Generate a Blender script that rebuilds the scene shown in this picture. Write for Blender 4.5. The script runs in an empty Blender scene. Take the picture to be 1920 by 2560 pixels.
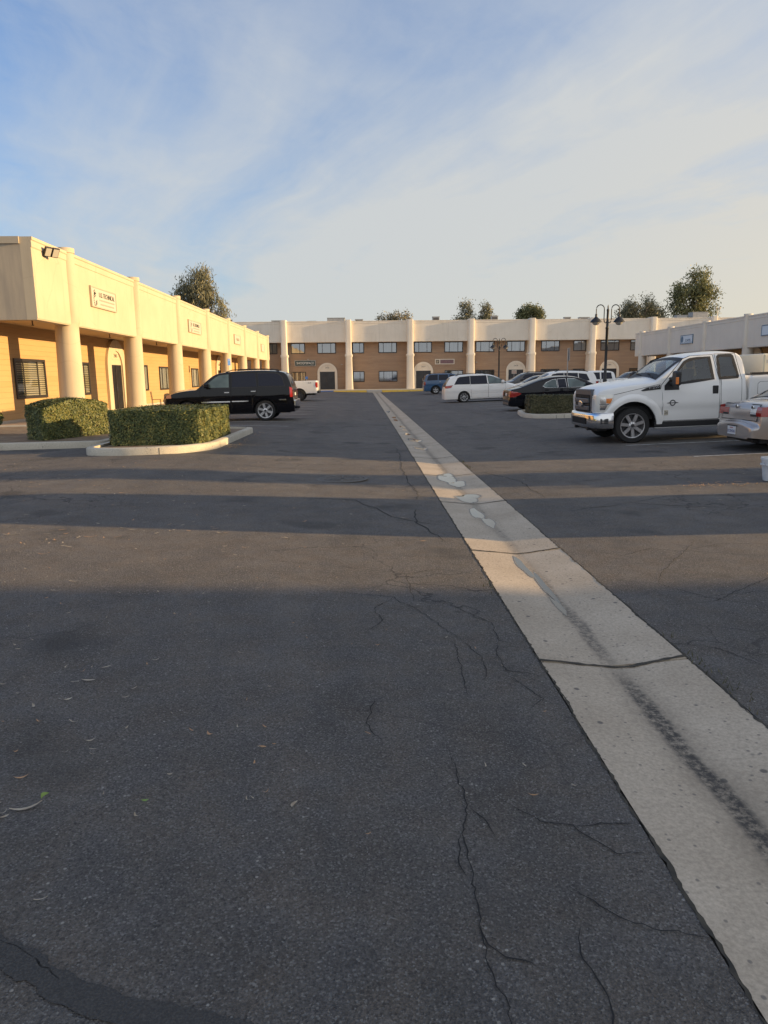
import bpy, math, random
import numpy as np
from mathutils import Vector, Matrix
R = math.radians
scene = bpy.context.scene
COL = scene.collection
rnd = random.Random(7)

# ------------------------------------------------------------------ helpers
def link(o, parent=None):
    COL.objects.link(o)
    if parent is not None:
        o.parent = parent
    return o

def tag(o, label=None, cat=None, group=None, kind=None):
    if label: o['label'] = label
    if cat: o['category'] = cat
    if group: o['group'] = group
    if kind: o['kind'] = kind
    return o

def thing(name, label, cat, loc=(0, 0, 0), rz=0.0, group=None, rx=0.0, ry=0.0):
    o = bpy.data.objects.new(name, None)
    o.empty_display_size = .2
    o.location = loc
    o.rotation_euler = (rx, ry, rz)
    link(o)
    return tag(o, label, cat, group)

def node(name, parent, loc=(0, 0, 0), rot=(0, 0, 0)):
    o = bpy.data.objects.new(name, None)
    o.empty_display_size = .1
    o.location = loc; o.rotation_euler = rot
    return link(o, parent)

def copy_tree(o, parent=None):
    c = o.copy(); COL.objects.link(c)
    if parent is not None: c.parent = parent
    for ch in list(o.children):
        copy_tree(ch, c)
    return c

class MB:
    def __init__(s):
        s.v = []; s.f = []; s.m = []
    def add(s, vs, fs, m=0):
        b = len(s.v)
        s.v.extend([tuple(p) for p in vs])
        for q in fs:
            s.f.append([b + i for i in q]); s.m.append(m)
        return s
    def box(s, x0, x1, y0, y1, z0, z1, m=0):
        return s.add([(x0,y0,z0),(x1,y0,z0),(x1,y1,z0),(x0,y1,z0),(x0,y0,z1),(x1,y0,z1),(x1,y1,z1),(x0,y1,z1)],
                     [(3,2,1,0),(4,5,6,7),(0,1,5,4),(1,2,6,5),(2,3,7,6),(3,0,4,7)], m)
    def rings(s, rings, m=0, cap0=True, cap1=True, closed=True):
        n = len(rings[0]); vs = [p for r in rings for p in r]; fs = []
        for i in range(len(rings) - 1):
            for j in range(n if closed else n - 1):
                k = (j + 1) % n
                fs.append((i*n+j, i*n+k, (i+1)*n+k, (i+1)*n+j))
        if cap0: fs.append(tuple(range(n - 1, -1, -1)))
        if cap1: fs.append(tuple((len(rings)-1)*n + j for j in range(n)))
        return s.add(vs, fs, m)
    def prism(s, poly, axis, a, b, m=0):
        def P(u, v, w):
            return {'x': (w, u, v), 'y': (u, w, v), 'z': (u, v, w)}[axis]
        return s.rings([[P(u, v, a) for u, v in poly], [P(u, v, b) for u, v in poly]], m)
    def tube(s, path, r, n=8, m=0, caps=True):
        path = [Vector(p) for p in path]; rs = r if isinstance(r, (list, tuple)) else [r]*len(path)
        rings = []
        for i, p in enumerate(path):
            d = (path[min(i+1, len(path)-1)] - path[max(i-1, 0)]).normalized()
            up = Vector((0,0,1)) if abs(d.z) < .95 else Vector((1,0,0))
            a = d.cross(up).normalized(); b = a.cross(d)
            rings.append([p + rs[i]*(math.cos(2*math.pi*k/n)*a + math.sin(2*math.pi*k/n)*b) for k in range(n)])
        return s.rings(rings, m, caps, caps)
    def lathe(s, prof, n=24, axis='z', c=(0,0,0), m=0, cap=True):
        rings = []
        for r, h in prof:
            ring = []
            for k in range(n):
                a = 2*math.pi*k/n; u, v = r*math.cos(a), r*math.sin(a)
                p = {'z': (u, v, h), 'y': (u, h, v), 'x': (h, u, v)}[axis]
                ring.append((p[0]+c[0], p[1]+c[1], p[2]+c[2]))
            rings.append(ring)
        return s.rings(rings, m, cap, cap)
    def build(s, name, mats, parent=None, bevel=0, smooth=None, fixn=True):
        me = bpy.data.meshes.new(name)
        me.from_pydata(s.v, [], s.f)
        if not isinstance(mats, (list, tuple)): mats = [mats]
        for mt in mats: me.materials.append(mt)
        if len(mats) > 1: me.polygons.foreach_set('material_index', s.m)
        me.update()
        if fixn:
            import bmesh
            bm = bmesh.new(); bm.from_mesh(me)
            bmesh.ops.recalc_face_normals(bm, faces=bm.faces)
            bm.to_mesh(me); bm.free()
        if smooth:
            me.polygons.foreach_set('use_smooth', [True]*len(me.polygons))
            me.set_sharp_from_angle(angle=R(smooth))
        o = bpy.data.objects.new(name, me); link(o, parent)
        if bevel:
            md = o.modifiers.new('bevel', 'BEVEL'); md.width = bevel; md.segments = 2; md.limit_method = 'ANGLE'; md.angle_limit = R(40)
        return o

def box_obj(name, dims, mt, parent=None, bevel=0):
    return MB().box(*dims).build(name, mt, parent, bevel)

def lettering(name, text, size, mt, parent=None, loc=(0,0,0), rot=(R(90),0,0), extrude=.006, align='CENTER', sx=1.0):
    cu = bpy.data.curves.new(name, 'FONT'); cu.body = text; cu.size = size; cu.extrude = extrude
    cu.align_x = align; cu.align_y = 'CENTER'
    tmp = bpy.data.objects.new('tmp', cu); COL.objects.link(tmp)
    bpy.context.view_layer.update()
    me = bpy.data.meshes.new_from_object(tmp.evaluated_get(bpy.context.evaluated_depsgraph_get()))
    bpy.data.objects.remove(tmp)
    me.materials.clear(); me.materials.append(mt); me.name = name
    o = bpy.data.objects.new(name, me); o.location = loc; o.rotation_euler = rot; o.scale = (sx, 1, 1)
    return link(o, parent)

# ------------------------------------------------------------------ materials
def mat(name, c, rough=.6, metal=0.0, c2=None, nscale=3.0, stretch=(1,1,1), bump=0.0, bscale=40.0, coat=0.0, spec=.5, detail=4.0, lo=.35, hi=.65):
    m = bpy.data.materials.new(name); m.use_nodes = True
    nt = m.node_tree; b = nt.nodes['Principled BSDF']
    b.inputs['Base Color'].default_value = (*c, 1); b.inputs['Roughness'].default_value = rough
    b.inputs['Metallic'].default_value = metal; b.inputs['Specular IOR Level'].default_value = spec
    if coat: b.inputs['Coat Weight'].default_value = coat; b.inputs['Coat Roughness'].default_value = .04
    if c2 is not None or bump:
        tc = nt.nodes.new('ShaderNodeTexCoord'); mp = nt.nodes.new('ShaderNodeMapping'); mp.inputs['Scale'].default_value = stretch
        nt.links.new(tc.outputs['Object'], mp.inputs['Vector'])
    if c2 is not None:
        n = nt.nodes.new('ShaderNodeTexNoise'); n.inputs['Scale'].default_value = nscale; n.inputs['Detail'].default_value = detail
        rp = nt.nodes.new('ShaderNodeValToRGB'); rp.color_ramp.elements[0].position = lo; rp.color_ramp.elements[1].position = hi
        rp.color_ramp.elements[0].color = (*c, 1); rp.color_ramp.elements[1].color = (*c2, 1)
        nt.links.new(mp.outputs[0], n.inputs['Vector']); nt.links.new(n.outputs['Fac'], rp.inputs[0]); nt.links.new(rp.outputs[0], b.inputs['Base Color'])
    if bump:
        n2 = nt.nodes.new('ShaderNodeTexNoise'); n2.inputs['Scale'].default_value = bscale; n2.inputs['Detail'].default_value = 3
        bp = nt.nodes.new('ShaderNodeBump'); bp.inputs['Strength'].default_value = bump; bp.inputs['Distance'].default_value = .02
        nt.links.new(mp.outputs[0], n2.inputs['Vector']); nt.links.new(n2.outputs['Fac'], bp.inputs['Height']); nt.links.new(bp.outputs[0], b.inputs['Normal'])
    return m

class NT:
    """small wrapper for building node trees"""
    def __init__(s, nt): s.nt = nt
    def n(s, t, **kw):
        x = s.nt.nodes.new(t)
        for k, v in kw.items():
            if k.startswith('i_'):
                x.inputs[k[2:].replace('_', ' ')].default_value = v
            else: setattr(x, k, v)
        return x
    def l(s, a, b): s.nt.links.new(a, b)
    def math(s, op, a, b=None, clamp=False):
        x = s.nt.nodes.new('ShaderNodeMath'); x.operation = op; x.use_clamp = clamp
        for i, q in enumerate((a, b)):
            if q is None: continue
            if isinstance(q, (int, float)): x.inputs[i].default_value = q
            else: s.l(q, x.inputs[i])
        return x.outputs[0]
    def ramp(s, f, stops):
        x = s.nt.nodes.new('ShaderNodeValToRGB'); e = x.color_ramp.elements
        while len(e) < len(stops): e.new(.5)
        for i, (p, c) in enumerate(stops):
            e[i].position = p; e[i].color = (*c, 1) if len(c) == 3 else c
        s.l(f, x.inputs[0]); return x.outputs[0]
    def mix(s, f, a, b, mode='MIX'):
        x = s.nt.nodes.new('ShaderNodeMix'); x.data_type = 'RGBA'; x.blend_type = mode
        for i, q in ((0, f), (6, a), (7, b)):
            if isinstance(q, (int, float)): x.inputs[i].default_value = q
            elif isinstance(q, tuple): x.inputs[i].default_value = (*q, 1)
            else: s.l(q, x.inputs[i])
        return x.outputs[2]

def asphalt_mat():
    m = bpy.data.materials.new('asphalt'); m.use_nodes = True
    T = NT(m.node_tree); b = m.node_tree.nodes['Principled BSDF']
    tc = T.n('ShaderNodeTexCoord'); P = tc.outputs['Object']
    big = T.n('ShaderNodeTexNoise', i_Scale=.35, i_Detail=5.0); T.l(P, big.inputs['Vector'])
    mp = T.n('ShaderNodeMapping'); mp.inputs['Scale'].default_value = (.12, .8, 1); T.l(P, mp.inputs['Vector'])
    streak = T.n('ShaderNodeTexNoise', i_Scale=1.3, i_Detail=6.0); T.l(mp.outputs[0], streak.inputs['Vector'])
    fine = T.n('ShaderNodeTexNoise', i_Scale=95.0, i_Detail=4.0, i_Roughness=.75); T.l(P, fine.inputs['Vector'])
    vor = T.n('ShaderNodeTexVoronoi', i_Scale=170.0); T.l(P, vor.inputs['Vector'])
    vor2 = T.n('ShaderNodeTexVoronoi', i_Scale=55.0); T.l(P, vor2.inputs['Vector'])
    base = T.ramp(big.outputs['Fac'], [(.3, (.108, .098, .090)), (.55, (.136, .124, .113)), (.75, (.172, .154, .136))])
    base = T.mix(T.ramp(streak.outputs['Fac'], [(.42, (0,0,0)), (.7, (.55,.55,.55))]), base, (.165, .146, .128))
    mp2 = T.n('ShaderNodeMapping'); mp2.inputs['Scale'].default_value = (.9, .07, 1); T.l(P, mp2.inputs['Vector'])
    trk = T.n('ShaderNodeTexNoise', i_Scale=1.0, i_Detail=5.0); T.l(mp2.outputs[0], trk.inputs['Vector'])
    base = T.mix(T.ramp(trk.outputs['Fac'], [(.38, (.45,.45,.45)), (.52, (0,0,0))]), base, (.092, .085, .079))
    med = T.n('ShaderNodeTexNoise', i_Scale=2.6, i_Detail=6.0, i_Roughness=.65); T.l(P, med.inputs['Vector'])
    tint = T.n('ShaderNodeTexNoise', i_Scale=3.4, i_Detail=4.0); T.l(mp.outputs[0], tint.inputs['Vector'])
    tn2 = T.n('ShaderNodeTexNoise', i_Scale=5.0, i_Detail=3.0); T.l(P, tn2.inputs['Vector'])
    base = T.mix(.32, base, T.ramp(tn2.outputs['Fac'], [(.35, (.44,.48,.56)), (.5, (.5,.5,.5)), (.65, (.57,.50,.43))]), 'OVERLAY')
    base = T.mix(.45, base, T.ramp(med.outputs['Fac'], [(.3, (.28,.28,.28)), (.5, (.5,.5,.5)), (.7, (.72,.72,.72))]), 'OVERLAY')
    base = T.mix(.62, base, T.ramp(fine.outputs['Fac'], [(.3, (.15,.15,.15)), (.5, (.5,.5,.5)), (.7, (1,1,1))]), 'OVERLAY')
    # single stones of the aggregate: random brightness per cell
    sep = T.n('ShaderNodeSeparateColor'); T.l(vor.outputs['Color'], sep.inputs[0])
    stone = T.ramp(sep.outputs[0], [(.0, (0,0,0)), (.80, (0,0,0)), (.98, (1,1,1))])
    base = T.mix(T.math('MULTIPLY', stone, .75), base, (.27, .26, .245))
    dk = T.ramp(sep.outputs[1], [(.0, (1,1,1)), (.3, (0,0,0))])
    base = T.mix(T.math('MULTIPLY', dk, .6), base, (.03, .03, .033))
    sep2 = T.n('ShaderNodeSeparateColor'); T.l(vor2.outputs['Color'], sep2.inputs[0])
    s2 = T.ramp(sep2.outputs[2], [(.0, (0,0,0)), (.965, (0,0,0)), (.99, (1,1,1))])
    near = T.ramp(vor2.outputs['Distance'], [(.22, (1,1,1)), (.35, (0,0,0))])
    base = T.mix(T.math('MULTIPLY', s2, near), base, (.36, .34, .31))
    # hairline crazing
    wob = T.n('ShaderNodeTexNoise', i_Scale=4.0, i_Detail=5.0); T.l(P, wob.inputs['Vector'])
    wv = T.mix(.35, P, wob.outputs['Color'], 'ADD')
    cr = T.n('ShaderNodeTexVoronoi', feature='DISTANCE_TO_EDGE', i_Scale=.9); T.l(wv, cr.inputs['Vector'])
    msk = T.n('ShaderNodeTexNoise', i_Scale=.28, i_Detail=2.0); T.l(P, msk.inputs['Vector'])
    cm = T.math('MULTIPLY', T.ramp(cr.outputs['Distance'], [(.0, (1,1,1)), (.010, (0,0,0))]), T.ramp(msk.outputs['Fac'], [(.5, (0,0,0)), (.6, (.85,.85,.85))]))
    base = T.mix(cm, base, (.022, .022, .024))
    # old oil spots and patches
    oil = T.n('ShaderNodeTexNoise', i_Scale=.9, i_Detail=3.0); T.l(P, oil.inputs['Vector'])
    base = T.mix(T.ramp(oil.outputs['Fac'], [(.60, (0,0,0)), (.70, (.65,.65,.65))]), base, (.05, .048, .046))
    T.l(base, b.inputs['Base Color'])
    b.inputs['Roughness'].default_value = .82; b.inputs['Specular IOR Level'].default_value = .35
    h = T.math('ADD', T.math('MULTIPLY', fine.outputs['Fac'], .8), T.math('MULTIPLY', vor.outputs['Distance'], .6))
    bp = T.n('ShaderNodeBump', i_Strength=1.0, i_Distance=.012); T.l(h, bp.inputs['Height']); T.l(bp.outputs[0], b.inputs['Normal'])
    return m

def concrete_mat(name, c1, c2, wet=False):
    m = bpy.data.materials.new(name); m.use_nodes = True
    T = NT(m.node_tree); b = m.node_tree.nodes['Principled BSDF']
    tc = T.n('ShaderNodeTexCoord'); P = tc.outputs['Object']
    n1 = T.n('ShaderNodeTexNoise', i_Scale=1.6, i_Detail=6.0); T.l(P, n1.inputs['Vector'])
    n2 = T.n('ShaderNodeTexNoise', i_Scale=60.0, i_Detail=4.0, i_Roughness=.7); T.l(P, n2.inputs['Vector'])
    base = T.ramp(n1.outputs['Fac'], [(.32, c1), (.68, c2)])
    base = T.mix(.35, base, T.ramp(n2.outputs['Fac'], [(.3, (.2,.2,.2)), (.7, (.85,.85,.85))]), 'OVERLAY')
    v = T.n('ShaderNodeTexVoronoi', i_Scale=9.0, i_Randomness=1.0); T.l(P, v.inputs['Vector'])
    sp = T.n('ShaderNodeSeparateColor'); T.l(v.outputs['Color'], sp.inputs[0])
    spot = T.math('MULTIPLY', T.ramp(v.outputs['Distance'], [(.10, (1,1,1)), (.16, (0,0,0))]), T.ramp(sp.outputs[0], [(.55, (0,0,0)), (.6, (1,1,1))]))
    base = T.mix(T.math('MULTIPLY', spot, .8), base, (.085, .08, .075))
    v3 = T.n('ShaderNodeTexVoronoi', i_Scale=34.0); T.l(P, v3.inputs['Vector'])
    sp3 = T.n('ShaderNodeSeparateColor'); T.l(v3.outputs['Color'], sp3.inputs[0])
    pit = T.math('MULTIPLY', T.ramp(v3.outputs['Distance'], [(.2, (1,1,1)), (.3, (0,0,0))]), T.ramp(sp3.outputs[1], [(.8, (0,0,0)), (.84, (1,1,1))]))
    base = T.mix(T.math('MULTIPLY', pit, .65), base, (.12, .11, .10))
    if wet:   # dirt line the water leaves along the channel's bottom
        sx = T.n('ShaderNodeSeparateXYZ'); T.l(P, sx.inputs[0])
        wob = T.n('ShaderNodeTexNoise', i_Scale=1.1, i_Detail=6.0); T.l(P, wob.inputs['Vector'])
        d = T.math('ABSOLUTE', T.math('ADD', T.math('SUBTRACT', sx.outputs[0], 1.40), T.math('MULTIPLY', T.math('SUBTRACT', wob.outputs['Fac'], .5), .13)))
        yy = T.math('DIVIDE', sx.outputs[1], 40.0)
        halo = T.math('MULTIPLY', T.ramp(d, [(.0, (1,1,1)), (.06, (.75,.75,.75)), (.15, (0,0,0))]), T.ramp(yy, [(.02, (.9,.9,.9)), (.086, (.85,.85,.85)), (.097, (.22,.22,.22)), (.16, (.3,.3,.3)), (.2, (.5,.5,.5)), (.5, (.5,.5,.5))]))
        gr = T.n('ShaderNodeTexNoise', i_Scale=26.0, i_Detail=9.0, i_Roughness=.8); T.l(P, gr.inputs['Vector'])
        g2 = T.ramp(gr.outputs['Fac'], [(.36, (.6,.6,.6)), (.56, (1,1,1))])
        base = T.mix(T.math('MULTIPLY', T.math('MULTIPLY', halo, .5), g2), base, (.115, .095, .07))
        k = T.math('MULTIPLY', T.ramp(d, [(.0, (1,1,1)), (.028, (1,1,1)), (.06, (0,0,0))]), T.ramp(yy, [(.02, (1,1,1)), (.084, (1,1,1)), (.094, (.1,.1,.1)), (.10, (.75,.75,.75)), (.135, (.6,.6,.6)), (.15, (.25,.25,.25)), (.3, (.5,.5,.5))]))
        k = T.math('MULTIPLY', k, T.ramp(gr.outputs['Fac'], [(.40, (.15,.15,.15)), (.55, (1,1,1))]))
        base = T.mix(T.math('MULTIPLY', k, .92), base, (.035, .033, .032))
    T.l(base, b.inputs['Base Color']); b.inputs['Roughness'].default_value = .85
    bp = T.n('ShaderNodeBump', i_Strength=.3, i_Distance=.004); T.l(n2.outputs['Fac'], bp.inputs['Height']); T.l(bp.outputs[0], b.inputs['Normal'])
    return m

def stucco_mat(name, c1, c2, cs, amt=.5):
    m = bpy.data.materials.new(name); m.use_nodes = True
    T = NT(m.node_tree); b = m.node_tree.nodes['Principled BSDF']
    tc = T.n('ShaderNodeTexCoord'); P = tc.outputs['Object']
    n1 = T.n('ShaderNodeTexNoise', i_Scale=.7, i_Detail=5.0); T.l(P, n1.inputs['Vector'])
    base = T.ramp(n1.outputs['Fac'], [(.35, c1), (.65, c2)])
    mp = T.n('ShaderNodeMapping'); mp.inputs['Scale'].default_value = (3.2, 3.2, .16); T.l(P, mp.inputs['Vector'])
    n2 = T.n('ShaderNodeTexNoise', i_Scale=1.3, i_Detail=7.0, i_Roughness=.62); T.l(mp.outputs[0], n2.inputs['Vector'])
    n3 = T.n('ShaderNodeTexNoise', i_Scale=.35, i_Detail=2.0); T.l(P, n3.inputs['Vector'])
    k = T.math('MULTIPLY', T.ramp(n2.outputs['Fac'], [(.52, (0,0,0)), (.72, (1,1,1))]), T.ramp(n3.outputs['Fac'], [(.38, (.15,.15,.15)), (.62, (1,1,1))]))
    base = T.mix(T.math('MULTIPLY', k, amt), base, cs)
    cr = T.n('ShaderNodeTexVoronoi', feature='DISTANCE_TO_EDGE', i_Scale=.55); wv = T.mix(.3, P, n1.outputs['Color'], 'ADD'); T.l(wv, cr.inputs['Vector'])
    base = T.mix(T.ramp(cr.outputs['Distance'], [(.0, (.35,.35,.35)), (.006, (0,0,0))]), base, cs)
    T.l(base, b.inputs['Base Color']); b.inputs['Roughness'].default_value = .85
    n4 = T.n('ShaderNodeTexNoise', i_Scale=55.0, i_Detail=4.0); T.l(P, n4.inputs['Vector'])
    bp = T.n('ShaderNodeBump', i_Strength=.3, i_Distance=.02); T.l(n4.outputs['Fac'], bp.inputs['Height']); T.l(bp.outputs[0], b.inputs['Normal'])
    return m

def siding_mat(name, c1, c2, cd, plank=.2):
    m = bpy.data.materials.new(name); m.use_nodes = True
    T = NT(m.node_tree); b = m.node_tree.nodes['Principled BSDF']
    tc = T.n('ShaderNodeTexCoord'); P = tc.outputs['Object']
    sx = T.n('ShaderNodeSeparateXYZ'); T.l(P, sx.inputs[0])
    row = T.math('DIVIDE', sx.outputs[2], plank); fr = T.math('FRACT', row); fl = T.math('FLOOR', row)
    cv = T.n('ShaderNodeCombineXYZ'); T.l(T.math('MULTIPLY', sx.outputs[0], .16), cv.inputs[0]); T.l(T.math('MULTIPLY', fl, 3.7), cv.inputs[2])
    n = T.n('ShaderNodeTexNoise', i_Scale=1.6, i_Detail=4.0); T.l(cv.outputs[0], n.inputs['Vector'])
    mp = T.n('ShaderNodeMapping'); mp.inputs['Scale'].default_value = (.5, .5, 9); T.l(P, mp.inputs['Vector'])
    g = T.n('ShaderNodeTexNoise', i_Scale=2.2, i_Detail=7.0, i_Roughness=.65); T.l(mp.outputs[0], g.inputs['Vector'])
    base = T.ramp(n.outputs['Fac'], [(.34, c1), (.66, c2)])
    pz = T.n('ShaderNodeTexNoise', i_Scale=.22, i_Detail=3.0); T.l(P, pz.inputs['Vector'])
    k = T.math('MULTIPLY', T.ramp(g.outputs['Fac'], [(.5, (0,0,0)), (.68, (1,1,1))]), T.ramp(pz.outputs['Fac'], [(.42, (.1,.1,.1)), (.58, (.8,.8,.8))]))
    base = T.mix(k, base, cd)
    line = T.ramp(fr, [(.0, (.8,.8,.8)), (.05, (0,0,0)), (1.0, (0,0,0))])
    base = T.mix(line, base, tuple(q*.35 for q in c1))
    T.l(base, b.inputs['Base Color']); b.inputs['Roughness'].default_value = .75
    hgt = T.ramp(fr, [(.0, (0,0,0)), (.06, (1,1,1)), (.93, (.75,.75,.75)), (1.0, (0,0,0))])
    bp = T.n('ShaderNodeBump', i_Strength=.5, i_Distance=.012); T.l(hgt, bp.inputs['Height']); T.l(bp.outputs[0], b.inputs['Normal'])
    return m

def glass_mat(name, tint, refl=.25, rough=.03):
    m = bpy.data.materials.new(name); m.use_nodes = True
    T = NT(m.node_tree); nt = m.node_tree; nt.nodes.remove(nt.nodes['Principled BSDF'])
    out = [x for x in nt.nodes if x.type == 'OUTPUT_MATERIAL'][0]
    tr = T.n('ShaderNodeBsdfTransparent'); tr.inputs[0].default_value = (*tint, 1)
    gl = T.n('ShaderNodeBsdfGlossy'); gl.inputs['Roughness'].default_value = rough; gl.inputs[0].default_value = (.9, .92, .95, 1)
    fr = T.n('ShaderNodeFresnel'); fr.inputs[0].default_value = 1.5
    mx = T.n('ShaderNodeMixShader'); T.l(T.math('ADD', fr.outputs[0], refl, True), mx.inputs[0]); T.l(tr.outputs[0], mx.inputs[1]); T.l(gl.outputs[0], mx.inputs[2])
    T.l(mx.outputs[0], out.inputs[0])
    return m

def leaf_mat(name, cols, scale=6.0, trans=.25):
    m = bpy.data.materials.new(name); m.use_nodes = True
    T = NT(m.node_tree); nt = m.node_tree; b = nt.nodes['Principled BSDF']
    tc = T.n('ShaderNodeTexCoord')
    n = T.n('ShaderNodeTexNoise', i_Scale=scale, i_Detail=3.0, i_Roughness=.7); T.l(tc.outputs['Object'], n.inputs['Vector'])
    wn = T.n('ShaderNodeTexWhiteNoise'); ge = T.n('ShaderNodeNewGeometry'); wn.noise_dimensions = '1D'
    T.l(ge.outputs['Random Per Island'], wn.inputs['W'])
    f = T.math('ADD', T.math('MULTIPLY', n.outputs['Fac'], .6), T.math('MULTIPLY', wn.outputs['Value'], .4))
    c = T.ramp(f, [(.25, cols[0]), (.5, cols[1]), (.75, cols[2])])
    T.l(c, b.inputs['Base Color']); b.inputs['Roughness'].default_value = .5; b.inputs['Specular IOR Level'].default_value = .4
    tl = T.n('ShaderNodeBsdfTranslucent'); T.l(c, tl.inputs[0])
    mx = T.n('ShaderNodeMixShader'); mx.inputs[0].default_value = trans
    out = [x for x in nt.nodes if x.type == 'OUTPUT_MATERIAL'][0]
    T.l(b.outputs[0], mx.inputs[1]); T.l(tl.outputs[0], mx.inputs[2]); T.l(mx.outputs[0], out.inputs[0])
    return m

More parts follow.
